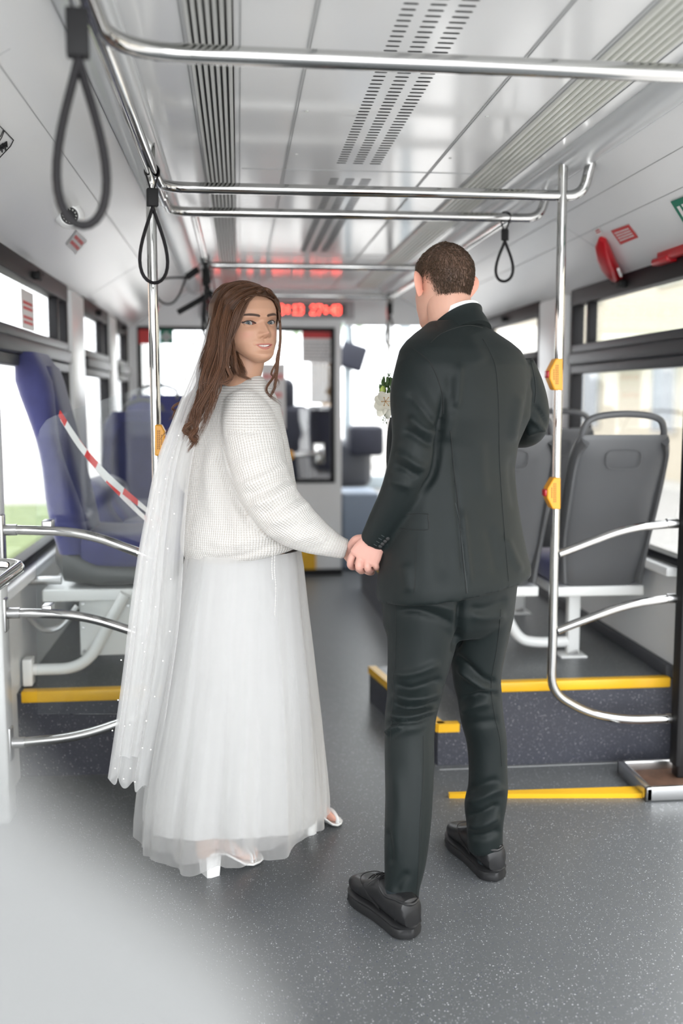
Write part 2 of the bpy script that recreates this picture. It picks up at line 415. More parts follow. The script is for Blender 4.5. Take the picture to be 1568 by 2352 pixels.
# ledges under the windows
struct(MB().box(XL, XL + .05, 3.06, 7.5, .70, .735, .006).build('trim_11', M['white']))
struct(MB().box(XR - .05, XR, 3.5, 7.5, .70, .735, .006).build('trim_12', M['white']))
def window(n, side, y0, y1):
    X = XL if side < 0 else XR; s = 1 if side < 0 else -1   # s points indoors
    g = empty('window_%d' % n, (X, (y0 + y1) / 2, ZW0)); struct(g)
    def bx(mb, d0, d1, a, b, z0, z1, bev=.004): mb.box(min(X + s * d0, X + s * d1), max(X + s * d0, X + s * d1), a, b, z0, z1, bev)
    f = MB(); bx(f, -.04, .016, y0, y0 + .035, ZW0, ZW1); bx(f, -.04, .016, y1 - .035, y1, ZW0, ZW1); bx(f, -.04, .016, y0, y1, ZW0, ZW0 + .03); bx(f, -.04, .018, y0, y1, 1.80, ZW1)
    f.build('window_frame', M['frame'], g)
    r = MB(); bx(r, -.03, .02, y0 + .035, y1 - .035, 1.575, 1.612); bx(r, -.03, .034, y0 + .03, y1 - .03, 1.515, 1.575, .01); bx(r, -.03, .022, y0 + .03, y1 - .03, 1.475, 1.515)
    r.build('sliding_rail', M['framel'], g)
    mu = MB(); yy = y1 - .22 if y1 - y0 > .8 else y1 - .09
    bx(mu, -.03, .01, yy - .02, yy + .02, 1.612, 1.80); mu.build('vent_mullion', M['frame'], g)
    la = MB(); ym = (y0 + y1) / 2; bx(la, .016, .045, ym - .03, ym + .03, 1.815, 1.845, .006); bx(la, .03, .04, ym - .01, ym + .09, 1.842, 1.850, .002); la.build('vent_latch', M['rubber'], g)
    gl = MB(); bx(gl, -.03, -.025, y0 + .02, y1 - .02, ZW0 + .02, 1.49, 0); bx(gl, -.022, -.017, y0 + .02, y1 - .02, 1.60, 1.81, 0); gl.build('pane', M['glass'], g)
    return g
for i, (a, b) in enumerate(LW): window(i + 1, -1, a, b)
for i, (a, b) in enumerate(RW): window(i + 6, 1, a, b)

# raised platforms with yellow nosings
ZP = .31
YS = 3.50
pf = MB().box(.86, XR, YS, 7.0, 0, ZP).build('floor_platform', M['riser']); struct(pf)
struct(MB().box(.86, XR, YS + .03, 7.0, ZP, ZP + .004).build('floor_platform_top', M['floor'], pf))
struct(MB().box(.86, XR - .02, YS - .006, YS + .035, ZP - .030, ZP + .008, .005).build('step_nosing', M['yellow'], pf))
struct(MB().box(XR - .03, XR - .002, YS + .02, 7.0, ZP, ZP + .05, .004).build('skirting', M['framel'], pf))
# lower step on the aisle side, with a cut corner
ZS = .155
stp = [(.86, YS + .02), (.72, YS + .02), (.572, 4.34), (.86, 4.42)]
ls = struct(MB().prism(stp, 0, ZS, 'z').build('floor_step', M['riser']))
inn = [(.86, YS + .05), (.745, YS + .05), (.602, 4.32), (.86, 4.39)]
struct(MB().prism(inn, ZS - .002, ZS + .003, 'z').build('floor_step_top', M['floor'], ls))
ny = MB()
def nosing(mb, a, b, z, w=.014, h=.026):
    a = np.array(a); b = np.array(b); d = (b - a) / np.linalg.norm(b - a); n = np.array([-d[1], d[0]]) * w
    mb.prism([tuple(a - n * .5), tuple(b - n * .5), tuple(b + n * 2), tuple(a + n * 2)], z - h, z + .006, 'z')
nosing(ny, (.572, 4.34), (.72, YS + .02), ZS); nosing(ny, (.72, YS + .02), (.80, YS + .02), ZS)
struct(ny.build('step_nosing', M['yellow'], ls))
ny = MB(); nosing(ny, (.86, 6.9), (.86, YS + .02), ZP); struct(ny.build('step_nosing', M['yellow'], pf))
# left platform
lp = struct(MB().box(XL, -.22, 3.56, 7.0, 0, ZP).build('floor_platform', M['riser']))
struct(MB().box(XL, -.22, 3.59, 7.0, ZP, ZP + .004).build('floor_platform_top', M['floor'], lp))
struct(MB().box(XL + .015, -.22, 3.553, 3.60, ZP - .034, ZP + .008, .005).build('step_nosing', M['yellow'], lp))
# coved weld seam where the floor meets the riser
struct(MB().box(.72, XR - .16, YS - .024, YS - .020, -.001, .0015).build('trim_13', M['joint']))
# low ramp sill with its yellow strip, and the steel well of the door post
rp = MB().prism([(.70, 3.215), (1.365, 3.150), (1.365, 3.215), (.70, 3.232)], 0, .016, 'z').build('ramp_edging', M['yellow'])
tag(rp, 'yellow edging strip lying flat on the floor, tapering toward the aisle', 'edging strip')
wl_ = empty('floor_bracket', (1.46, 3.2, 0)); tag(wl_, 'rusty steel floor well holding the black door post', 'bracket')
b = MB(); b.box(1.355, 1.60, 3.115, 3.135, 0, .05, .006); b.box(1.355, 1.60, 3.36, 3.38, 0, .05, .006); b.box(1.355, 1.38, 3.115, 3.38, 0, .05, .006); b.build('rim', M['steel'], wl_)
MB().box(1.38, 1.60, 3.135, 3.36, 0, .018).build('well', M['rust'], wl_)
dp = empty('door_post', (1.53, 3.30, 0)); tag(dp, 'black door post standing in the rusty floor well', 'post')
MB().box(1.532, 1.580, 3.265, 3.315, .018, 2.02, .006).build('post', M['wetblk'], dp)
MB().box(1.524, 1.542, 3.262, 3.318, .06, 1.98, .004).build('seal', M['rubber'], dp)
h = MB(); 
for z in (.40, .47): h.tube([(1.555, 3.29, z), (1.60, 3.29, z)], .03, 14)
h.build('hinge', M['rubber'], dp)

# driver's partition
WF = MB()
fx0, fx1, fz0, fz1 = -.74, .725, .715, 1.885
WF.box(XL, .775, YF, YF + .05, 0, fz0); WF.box(XL, .775, YF, YF + .05, fz1, 1.93); WF.box(XL, fx0, YF, YF + .05, fz0, fz1); WF.box(fx1, .775, YF, YF + .05, fz0, fz1)
struct(WF.build('wall_front', M['white']))
g = g_cab = struct(empty('window_9', (0, YF, fz0)))
f = MB(); f.box(fx0, fx0 + .03, YF - .012, YF + .04, fz0, fz1, .004); f.box(fx1 - .03, fx1, YF - .012, YF + .04, fz0, fz1, .004); f.box(fx0, fx1, YF - .012, YF + .04, fz0, fz0 + .03, .004); f.box(fx0, fx1, YF - .012, YF + .04, fz1 - .03, fz1, .004)
f.build('window_frame', M['frame'], g)
MB().box(fx0 + .02, fx1 - .02, YF + .02, YF + .026, fz0 + .02, fz1 - .02).build('pane', M['glass'], g)
cp = M['cabpost'] = mat('brown_cab_curtain', (.20, .12, .05), .8, noise=12, noise_amt=.5)
struct(MB().box(XL, XR, YF - .02, YF + .1, 1.93, 2.2).build('wall_header', M['white']))
struct(MB().box(.80, XR, YF - .03, YF + .02, 1.90, 2.1, .01).build('trim_14', M['white']))
struct(MB().box(XL, .78, YF - .015, YF + .01, 0, .05).build('baseboard_front', M['frame']))
ym = MB().box(.455, .575, YF - .014, YF - .001, .02, .24).build('yellow_panel', M['yellow']); tag(ym, 'yellow square panel at the foot of the cab partition', 'panel')
# LED display
led = empty('led_display', (.52, YF - .08, 2.0)); tag(led, 'long route display with glowing red characters above the cab partition', 'display')
MB().box(-.28, .86, YF - .09, YF - .02, 1.945, 2.075, .01).build('housing', mat('display_housing', (.42, .41, .42), .4), led)
MB().box(-.25, .80, YF - .094, YF - .088, 1.965, 2.055).build('screen', mat('display_screen', (.05, .03, .03), .2), led)
M['led'] = mat('led_red', (.9, .1, .08), .5, emit=((1.0, .06, .04), 6.0))
GLY = {'0': '0110100110011001100110010110', '1': '0010011000100010001000100111', '2': '0110100100010010010010001111', '3': '1110000100010110000100011110', '4': '0001001101011001111100010001', '5': '1111100011100001000110010110', '7': '1111000100010010001001000100', ':': '0000011001100000011001100000', ' ': '0' * 28}
x = -.16; ds = .0102
for ch in '0124 3 1 50:13 27:40':
    gl_ = GLY[ch]; dots = MB()
    for r in range(7):
        for c in range(4):
            if gl_[r * 4 + c] == '1':
                xx = x + c * ds; zz = 2.043 - r * ds * 1.03
                dots.box(xx, xx + .0075, YF - .0965, YF - .094, zz - .0075, zz)
    if dots.v: dots.build('character', M['led'], led)
    x += ds * 4.55
# papers and signs on the cab window
def sign(name, label, cat, px0, py0, px1, py1, Y, m, rows=None, thick=.002, band=None, rowmat=None):
    a = P(px0, py1, Y); b = P(px1, py0, Y)
    s = empty(name, ((a[0] + b[0]) / 2, Y, a[2])); tag(s, label, cat)
    MB().box(a[0], b[0], Y - thick, Y, a[2], b[2]).build('sheet', m, s)
    w = b[0] - a[0]; hgt = b[2] - a[2]
    if band: MB().box(a[0], b[0], Y - thick - .001, Y - thick, b[2] - hgt * band[0], b[2]).build('banner', band[1], s)
    if rows:
        t = MB(); rnd = random.Random(int(px0))
        for i in range(rows):
            z = b[2] - hgt * ((band[0] if band else 0) + .1 + (1 - (band[0] if band else 0) - .15) * (i + .2) / rows)
            x = a[0] + w * .1
            while x < b[0] - w * .16:
                l = w * rnd.uniform(.06, .16); t.box(x, min(x + l, b[0] - w * .08), Y - thick - .0012, Y - thick, z - hgt * .25 / rows, z); x += l + w * .035
        t.build('print', rowmat or M['joint'], s)
    return s
sign('notice', 'white notice with red heading taped inside the cab window', 'notice', 693, 758, 766, 832, YF + .015, M['paper'], 6, band=(.26, M['redp']))
s = sign('fire_extinguisher_sign', 'red square sign at the top left corner of the cab window', 'sign', 319, 757, 347, 790, YF - .014, M['redp'])
s = sign('first_aid_sign', 'green sign with white cross at the top of the cab window', 'sign', 367, 757, 398, 790, YF - .014, M['green'])
a = P(382, 774, YF - .018); c = MB(); c.box(a[0] - .012, a[0] + .012, YF - .018, YF - .016, a[2] - .035, a[2] + .035); c.box(a[0] - .035, a[0] + .035, YF - .018, YF - .016, a[2] - .012, a[2] + .012); c.build('cross', M['paper'], s)
sign('poster', 'pale poster with coloured stripes low in the cab window behind the bride', 'poster', 600, 835, 655, 985, YF + .015, M['paper'], 3, rowmat=mat('poster_pink', (.75, .25, .25), .6))
# cab interior: seat, curtain, dashboard, wheel, handle, windscreen
ds_ = empty('driver_seat', (.27, 8.3, 0)); tag(ds_, 'dark high-backed driver seat behind the cab glass', 'seat')
navy = mat('cab_navy', (.018, .020, .034), .7, noise=9, noise_amt=.3)
MB().box(.10, .58, 8.20, 8.36, .62, 1.30, .06).build('backrest', navy, ds_)
MB().box(.20, .46, 8.22, 8.34, 1.24, 1.52, .06).build('headrest', navy, ds_)
MB().box(.06, .62, 8.3, 8.8, .50, .64, .05).build('seat', navy, ds_)
MB().box(.2, .5, 8.3, 8.7, 0, .5, .02).build('pedestal', M['pan'], ds_)
ct = MB(); ct.rings([[(x, 7.72 + .012 * math.sin(x * 190), z) for x in np.linspace(.55, .715, 28)] + [(x, 7.735 + .012 * math.sin(x * 190), z) for x in np.linspace(.715, .55, 28)] for z in (1.32, 1.72)])
o = ct.build('curtain', cp); tag(o, 'brown gathered curtain hanging at the right edge of the cab window', 'curtain')
o = MB().box(.54, .72, 7.70, 7.95, 0, 1.30, .03).build('cab_locker', navy); tag(o, 'dark locker behind the cab glass under the brown curtain', 'locker')
hd = empty('ledge_handle', (.45, YF - .05, .93)); hd.parent = g_cab; hd.location = (.45, -.05, .93 - fz0); hd['label'] = 'chrome lever handle on the ledge'
q = MB(); q.tube(fillet([(.37, YF - .05, .93), (.60, YF - .05, .94), (.60, YF - .012, .94)], .03), .018, 10); q.box(.56, .64, YF - .03, YF - .012, .86, 1.02, .006); q.build('lever', M['chrome'], hd)
MB().ball((.375, YF - .05, .93), .038).build('knob', M['orange'], hd)
db = empty('dashboard', (.6, 9.0, 0)); tag(db, 'dark dashboard under the windscreen at the front of the bus', 'dashboard')
MB().box(-.6, 1.2, 8.95, 9.3, .55, .98, .08).build('console', mat('dash_grey', (.06, .065, .08), .5), db)
MB().box(.95, 1.25, 8.55, 8.9, .86, 1.12, .04).build('instrument_hood', navy, db)
sw = empty('steering_wheel', (.2, 8.75, 1.0)); tag(sw, 'black steering wheel beyond the driver seat', 'steering wheel')
MB().tube([(.2 + .22 * math.cos(t), 8.80 + .07 * math.sin(t), 1.18 + .20 * math.sin(t)) for t in np.linspace(0, 2 * math.pi, 36, endpoint=False)], .014, 8, loop=True).build('rim', M['rubber'], sw)
q = MB(); q.tube([(.0, 8.80, 1.18), (.4, 8.80, 1.18)], .012, 8); q.tube([(.2, 8.80, 1.18), (.2, 9.0, .975)], .03, 10); q.build('spokes', M['rubber'], sw)
cb = MB().box(.80, 1.10, 7.75, 8.2, 0, .62, .03).build('fare_box', mat('fare_box_blue', (.25, .30, .38), .5)); tag(cb, 'grey blue fare box beside the front door', 'box')
o = MB().box(1.12, 1.5, 7.9, 8.4, 0, .55, .03).build('wheel_arch_box', M['floor']); tag(o, 'grey wheel box by the front door', 'box')
wsg = struct(empty('window_10', (.41, 9.45, .6)))
f = MB(); f.box(XL, XL + .10, 9.40, 9.46, .55, 2.2, .01); f.box(1.52, XR, 9.40, 9.46, .55, 2.2, .01); f.box(.99, 1.06, 9.40, 9.46, .55, 2.2, .01); f.box(XL, XR, 9.40, 9.46, .5, .62, .01); f.box(XL, XR, 9.40, 9.46, 2.05, 2.25, .01)
f.build('window_frame', mat('windscreen_post', (.36, .42, .46), .4), wsg)
MB().box(XL + .05, XR - .05, 9.425, 9.431, .6, 2.08).build('pane', M['glass'], wsg)
struct(MB().box(XL, XR, 9.44, 9.5, 0, .58).build('wall_nose', M['white']))
mr = empty('mirror', (1.05, 9.3, 1.85)); tag(mr, 'dark rear-view mirror hanging in the windscreen', 'mirror')
MB().box(.93, 1.17, 9.22, 9.28, 1.62, 1.86, .03, M=Matrix.Translation((1.05, 9.25, 1.74)) @ Matrix.Rotation(.3, 4, 'Y') @ Matrix.Translation((-1.05, -9.25, -1.74))).build('glass', navy, mr)
MB().tube([(1.05, 9.26, 1.86), (1.05, 9.4, 2.1)], .012, 8).build('arm', M['rubber'], mr)

# ------------------------------------------------------------------ outdoors
gp = struct(MB().box(-60, 60, -40, 90, -.42, -.36).build('ground', mat('asphalt', (.56, .54, .53), .9, noise=6, noise_amt=.2)))
o = MB().box(-9, -2.4, 10.5, 16, -.36, -.30).build('lawn', mat('lawn_green', (.26, .32, .16), .95, noise=8, noise_amt=.4)); tag(o, 'green lawn beside the road outside the left windows', 'lawn', kind='structure')
o = MB().box(3.2, 7.5, -10, 40, -.36, -.24).build('pavement', mat('pavement_pale', (.42, .41, .40), .9, noise=5, noise_amt=.1)); struct(o)
def building(loc, sx, sy, h, m, label, rows, cols, face, roofm=None, dark=None):
    g = empty('building', (loc[0], loc[1], -.36)); tag(g, label, 'building')
    x0, x1, y0, y1 = loc[0] - sx / 2, loc[0] + sx / 2, loc[1] - sy / 2, loc[1] + sy / 2
    MB().box(x0, x1, y0, y1, -.36, h).build('facade', m, g)
    MB().box(x0 - .2, x1 + .2, y0 - .2, y1 + .2, h, h + .35).build('cornice', roofm or m, g)
    fx = x0 if face > 0 else x1; s = -1 if face > 0 else 1
    proto = None
    for r in range(rows):
        for c in range(cols):
            yy = y0 + sy * (c + .5) / cols; zz = .6 + r * 3.1
            w = MB(); w.box(min(fx, fx + s * .06), max(fx, fx + s * .06), yy - .62, yy + .62, zz, zz + 1.7, .02)
            wo = w.build('window', dark, g)
            MB().box(min(fx + s * .05, fx + s * .075), max(fx + s * .05, fx + s * .075), yy - .54, yy + .54, zz + .08, zz + 1.62).build('pane', M['bpane'], wo)
    return g
M['bpane'] = mat('far_pane', (.16, .18, .20), .2)
wfr = mat('far_window_frame', (.6, .58, .55), .6)
building((11.5, 16, 0), 5, 40, 8, mat('cream_facade', (.62, .56, .46), .9, noise=2, noise_amt=.06), 'cream building across the street outside the right windows', 2, 9, 1, dark=wfr)
building((24, 50, 0), 5, 16, 10, mat('brick_facade', (.50, .30, .22), .9, noise=3, noise_amt=.15), 'reddish building further along the street on the right', 3, 5, 1, dark=wfr)
building((-12.5, 8, 0), 5, 20, 5.5, mat('pink_facade', (.74, .58, .50), .9, noise=2, noise_amt=.1), 'pinkish building beyond the lawn outside the left windows', 2, 6, -1, dark=wfr)
building((-12.5, 30, 0), 5, 16, 9, mat('pale_facade', (.6, .58, .54), .9, noise=2, noise_amt=.06), 'pale building beyond the pinkish one on the left', 2, 5, -1, dark=wfr)
aw = MB().prism([(8.35, 2.25), (8.995, 2.7), (8.995, 2.25)], 15, 24.6).build('awning', mat('green_awning', (.03, .42, .10), .7)); tag(aw, 'bright green shop awning on the cream building', 'awning')
lp_ = empty('street_lamp', (6.2, 12.6, -.3)); tag(lp_, 'grey street pole on the pavement outside the right windows', 'pole')
MB().tube([(6.2, 12.6, -.3), (6.2, 12.6, 6.5)], .09, 10).build('pole', M['framel'], lp_)
leafm = mat('leaf_green', (.12, .24, .05), .8, noise=5, noise_amt=.5)
def tree(x, y, h, r, label):
    g = empty('tree', (x, y, -.36)); tag(g, label, 'tree'); rnd = random.Random(int(x * 10 + y))
    MB().tube([(x, y, -.36), (x + .1, y, h * .5), (x, y + .1, h * .8)], [.16, .12, .06], 8).build('trunk', cp, g)
    c = MB()
    for i in range(900):
        d = np.array([rnd.gauss(0, 1) for _ in range(3)]); d /= np.linalg.norm(d); p = np.array([x, y, h]) + d * r * rnd.uniform(.5, 1) * np.array([1, 1, 1.1])
        a = np.array([rnd.gauss(0, 1) for _ in range(3)]); a = a / np.linalg.norm(a) * .16; b2 = np.cross(a, d) ; b2 = b2 / (np.linalg.norm(b2) + 1e-6) * .10
        c.add([p - a, p + b2, p + a, p - b2 + d * .03], [(0, 1, 2, 3)])
    c.build('foliage', leafm, g)
tree(6.6, 8.2, 3.4, 1.0, 'small green tree on the pavement before the cream building'); tree(-6.5, 17, 4, 1.7, 'green tree on the lawn outside the left windows'); tree(2.2, 26, 5, 2.4, 'green tree ahead of the bus seen through the windscreen')
# ------------------------------------------------------------------ hand rails
ZB = 2.03; XRAIL = -.249
YB1 = PZ(1000, 150, ZB)[1]; YB2 = PZ(850, 440, ZB)[1]; YB3 = PZ(850, 494, ZB)[1]; YB4 = PZ(700, 612, ZB)[1]; YB5 = PZ(800, 681, ZB)[1]
def rail(name, pts, r, label, cat='handrail', group=None, rad=.12, m='chrome'):
    o = MB().tube(fillet(pts, rad, 10), r, 16).build(name, M[m]); return tag(o, label, cat, group)
rail('ceiling_rail', [(XRAIL, .4, ZB), (XRAIL, 3.56, ZB)], .0185, 'chrome rail running lengthwise under the ceiling at upper left, ending above the left pole')
rail('cross_bar', [(XRAIL + .005, YB1 - .40, ZB), (XRAIL + .005, YB1 - .02, ZB), (1.06, YB1, ZB), (1.12, YB1, 2.14)], .0185, 'thick chrome cross bar nearest the camera at the top, curving into the left rail', rad=.16)
rail('cross_bar', [(XRAIL + .005, YB2 - .20, ZB), (XRAIL + .01, YB2, ZB), (1.150, YB2, ZB), (1.172, YB2 - .01, 2.135)], .0175, 'chrome cross bar curving up to the ceiling beside the right pole', rad=.10)
rail('cross_bar', [(XRAIL + .005, YB3 - .28, ZB), (XRAIL + .01, YB3, ZB), (1.13, YB3, ZB), (1.16, YB3, 2.13)], .0165, 'chrome cross bar just behind the one at the right pole, carrying a black strap', rad=.085)
rail('ceiling_rail', [(-.155, YB3 + .02, ZB), (-.155, YB4 - .02, ZB), (-.155, YB4, ZB - .05)], .016, 'chrome lengthwise rail farther ahead on the left, above the bride')
rail('cross_bar', [(-.16, YB4, ZB), (1.02, YB4, ZB)], .0165, 'thin chrome cross bar above the bride, level with the red reflection')
rail('cross_bar', [(-.16, YB5, ZB), (1.02, YB5, ZB)], .0165, 'farthest cross bar, just in front of the red route display')
rail('ceiling_rail', [(1.02, YB3 + .02, ZB), (1.02, YB5, ZB), (1.02, YB5, ZB - .05)], .017, 'chrome lengthwise rail on the right, running ahead from the groom\'s head')
rail('grab_pole', [(1.02, YB5 + .1, ZB), (1.02, YB5 + .1, .31)], .0165, 'far grab pole by the front door, left of the groom\'s head')
# right hand partition: pole, three rails, bent foot
pr = empty('grab_pole', (1.075, 3.32, .4)); tag(pr, 'tall chrome pole on the right with two orange stop buttons, bent into low rails', 'pole')
YP = 3.32
q = [(P(1290, 448, YP)[0], YP, 2.125)] + [P(1291, 460, YP), P(1268, 1500, YP), P(1264, 1590, YP), P(1350, 1640, YP)] + [P(1440, 1655, YP), P(1545, 1650, YP)]
q[0] = (q[1][0], YP, 2.128); 
MB().tube(fillet(q, .12, 10), .0158, 16).build('pole', M['chrome'], pr)
MB().tube(fillet([P(1283, 1272, YP), P(1440, 1212, YP), P(1556, 1202, YP)], .10), .0150, 14).build('upper_rail', M['chrome'], pr)
MB().tube(fillet([P(1279, 1448, YP), P(1440, 1387, YP), P(1550, 1374, YP)], .10), .0150, 14).build('lower_rail', M['chrome'], pr)
for yy in (1202, 1374, 1650): c = P(1552, yy, YP); MB().tube([c + [-.035, 0, 0], c + [.005, 0, 0]], .0175, 14).build('socket', M['steel'], pr)
def stop_button(pts, Y, label, red, flip=1):
    c = P(pts[0][0], sum(p[1] for p in pts) / len(pts), Y); g = empty('stop_button', c); tag(g, label, 'stop button', 'orange stop buttons on the poles')
    w = [P(px, py, Y) for px, py in pts]; w = [(p[0], p[2]) for p in w]
    b = MB(); b.prism(w, Y - .030, Y + .018)
    o = b.build('case', M['orange'], g, sharp=30)
    md = o.modifiers.new('bevel', 'BEVEL'); md.width = .004; md.segments = 2
    r = P(red[0], red[1], Y); MB().box(r[0] - .010, r[0] + .010, Y - .024, Y + .010, r[2] - .012, r[2] + .012, .004).build('push_button', M['red'], g)
    t = MB(); ys = [p[1] for p in pts]; y0, y1 = min(ys), max(ys)
    for k, (dx, n) in enumerate(((-5, 9), (-9, 9), (-14, 5))):
        for i in range(n):
            py = y0 + (y1 - y0) * (.5 + (i - n / 2 + .1) * (.07)); a = P(pts[0][0] + dx * flip, py, Y - .031); e = P(pts[0][0] + dx * flip, py + (y1 - y0) * .05, Y - .031)
            t.box(a[0] - .0011, a[0] + .0011, Y - .0312, Y - .0300, e[2], a[2])
    t.build('lettering', mat('button_lettering', (.25, .09, .02), .6), g)
stop_button([(1286, 824), (1270, 824), (1256, 850), (1255, 870), (1266, 896), (1286, 897)], YP - .012, 'upper orange stop button with red push, on the right pole', (1258, 860))
stop_button([(1281, 1096), (1265, 1096), (1251, 1120), (1250, 1142), (1262, 1167), (1281, 1168)], YP - .012, 'lower orange stop button on the right pole, below elbow height', (1252, 1131))
# left partition
YQ = 3.20
plq = empty('grab_pole', (XRAIL, YQ, .4)); tag(plq, 'tall chrome pole on the left, partly behind the bridal veil', 'pole')
bx_ = P(354, 800, YQ)[0]
MB().tube(fillet([(bx_, YQ, 2.155), (bx_, YQ, .50), (bx_ - .03, YQ, .42), P(330, 1642, YQ), P(185, 1692, YQ), P(45, 1706, YQ)], .10, 10), .0158, 16).build('pole', M['chrome'], plq)
MB().tube(fillet([P(28, 1217, YQ), P(190, 1221, YQ), P(366, 1287, YQ)], .10), .0150, 14).build('upper_rail', M['chrome'], plq)
MB().tube(fillet([P(34, 1408, YQ), P(185, 1411, YQ), P(366, 1470, YQ)], .10), .0150, 14).build('lower_rail', M['chrome'], plq)
for (px, y0, y1) in ((25, 1180, 1318), (32, 1372, 1450), (43, 1668, 1745)):
    q = MB(); a = P(px, y1, YQ); b = P(px, y0, YQ); q.box(-.752, -.738, YQ - .022, YQ + .022, a[2], b[2], .006)
    q.tube([(-.742, YQ, P(px, {25: 1217, 32: 1408, 43: 1706}[px], YQ)[2]), (-.70, YQ, P(px, {25: 1217, 32: 1408, 43: 1706}[px], YQ)[2])], .018, 12)
    q.build('wall_plate', M['steel'], plq)
struct(MB().box(XL, -.745, 3.15, 3.25, 0, 1.86, .01).build('trim_15', M['enamel']))
stop_button([(357, 975), (372, 975), (380, 990), (380, 1030), (372, 1046), (357, 1046)], YQ - .012, 'orange stop button on the left pole beside the veil', (379, 1010), -1)
gp_ = empty('glass_screen', (-.5, YQ + .05, .45)); tag(gp_, 'clear glass partition screen with rounded corners before the blue side seat', 'glass screen')
w = [P(x, y, YQ + .05) for x, y in ((86, 1640), (82, 1060), (84, 1015), (92, 985), (106, 965), (125, 955), (150, 947), (315, 892), (345, 888), (362, 893), (368, 908), (370, 1640))]
MB().prism([(p[0], p[2]) for p in w], YQ + .047, YQ + .053).build('pane', M['screen'], gp_)
for px, py in ((110, 1217), (110, 1410), (340, 1276), (340, 1460)):
    c = P(px, py - 14, YQ + .03); MB().box(c[0] - .016, c[0] + .016, YQ + .005, YQ + .062, c[2] - .02, c[2] + .012, .004).build('clamp', M['steel'], gp_)
q = MB().tube(fillet([P(-60, 1380, 2.35), P(20, 1322, 2.6), P(52, 1298, 2.72), (XL + .0, 2.78, P(52, 1298, 2.72)[2])], .05), .017, 12).build('grab_bar', M['chrome']); tag(q, 'short chrome grab bar at the left edge below the window', 'handrail')
# made-up panel close to the lens, outlined to give the pale foreground haze
wp = empty('haze_panel', (-.06, .20, 0)); tag(wp, 'pale see-through panel added by the camera as the blurred haze at lower left', 'panel')
def lp2(px, py, Y): p = P(px, py, Y); return (p[0], p[2])
w = crom([lp2(x, y, .21) for x, y in ((-700, 1500), (-300, 1560), (-60, 1690), (100, 1860), (330, 2030), (520, 2190), (630, 2360), (690, 2600))], 6)
MB().prism([(-.40, .9 + .3)] * 0 + [(w[0][0], 0.02)] + w + [(w[-1][0], .02)], .20, .215).build('panel', M['haze'], wp)
q = MB(); q.box(w[0][0], w[-1][0], .195, .22, 0.0, .03, .004); q.build('foot', M['steel'], wp)

# ------------------------------------------------------------------ straps
def strap(top, w, h, rot, label, tilt=0.0, band=.0085, buckle=(.017, .036, .011), railr=.0185, drop=.05, th=.0052):
    """top: centre of the rail the strap hangs from"""
    g = empty('hand_strap', (0, 0, 0), rot); WORG[g.name] = (0, 0, 0); tag(g, label, 'hand strap', 'black hanging hand straps'); g.location = top; g.rotation_euler = (0, tilt, rot)
    z1 = -drop; z2 = z1 - buckle[1] * 2
    pts = [(0.004, 0, z2 + .01), (.004, 0, z2 - .01)]; n = 30; L = []
    for i in range(n + 1):
        t = i / n; a = math.pi * 2 * t
        x = .5 * w * math.sin(a) * (math.sin(a / 2) ** .9); z = z2 - h * (.5 - .5 * math.cos(a)) ** .80
        L.append((x, 0, z))
    q = MB(); q.tube(L, [(band, th)] * len(L), 12, upv=(0, 1, 0)); q.build('loop', M['strap'], g)
    u = MB(); rr = railr + .003
    arc = [(rr * math.cos(t), 0, rr * math.sin(t)) for t in np.linspace(-.7, math.pi + .7, 20)]
    u.tube([(.006, 0, z1)] + arc + [(-.006, 0, z1)], [(band * .9, .0025)] * 22, 8, upv=(0, 1, 0)); u.build('hanger', M['strap'], g)
    MB().box(-buckle[0], buckle[0], -buckle[2], buckle[2], z2, z1, .003).build('buckle', M['rubber'], g)
    return g
strap((XRAIL, 1.70, ZB), .100, .262, .12, 'large blurred black strap hanging at the top left, nearest the camera', th=.0075, buckle=(.018, .037, .013), drop=.055)
strap((XRAIL, 3.10, ZB), .106, .224, .25, 'black ribbed strap hanging in front of the left chrome pole', buckle=(.0165, .026, .012), drop=.05)
strap((P(1160, 500, YB3)[0], YB3, ZB), .085, .150, -.55, 'small black strap hanging from the rear cross bar, right of the groom\'s head', buckle=(.012, .021, .012), drop=.042)
strap((-.155, YB4 - .06, ZB), .16, .18, .2, 'looped black strap pulled to the left behind the left pole', tilt=.95, drop=.05)
strap((-.155, YB4 - .16, ZB), .09, .25, 1.1, 'black strap hanging straight down in the far bundle above the veil', drop=.05)
strap((-.155, YB4 - .26, ZB), .08, .22, -.6, 'dark strap of the far bundle twisted edge-on above the bride', tilt=-.1, drop=.05)
strap((P(895, 690, YB5 - .1)[0], YB5 - .1, ZB), .10, .21, .5, 'small distant strap hanging over the front door, left of the groom', drop=.05)
q = MB().tube([P(408, 718, 5.0), P(452, 693, 5.0), P(486, 672, 5.05)], .014, 10).build('spare_rod', M['rubber']); tag(q, 'short black rod sticking out of the far strap bundle', 'rod')
wi = MB()
for k, (dx, col) in enumerate(((0, 0), (8, 0), (14, 0))): wi.tube(crom([P(478 + dx, 606, 5.1), P(462 + dx * 1.5, 650, 5.08), P(468 + dx, 695, 5.05), P(486 + dx * .5, 715, 5.05), P(492, 660, 5.08), P(482, 612, 5.1)], 6), .0022, 6)
o = wi.build('cable_loop', mat('cable_dark_red', (.22, .03, .03), .5)); tag(o, 'thin reddish cables looped among the far straps', 'cable')

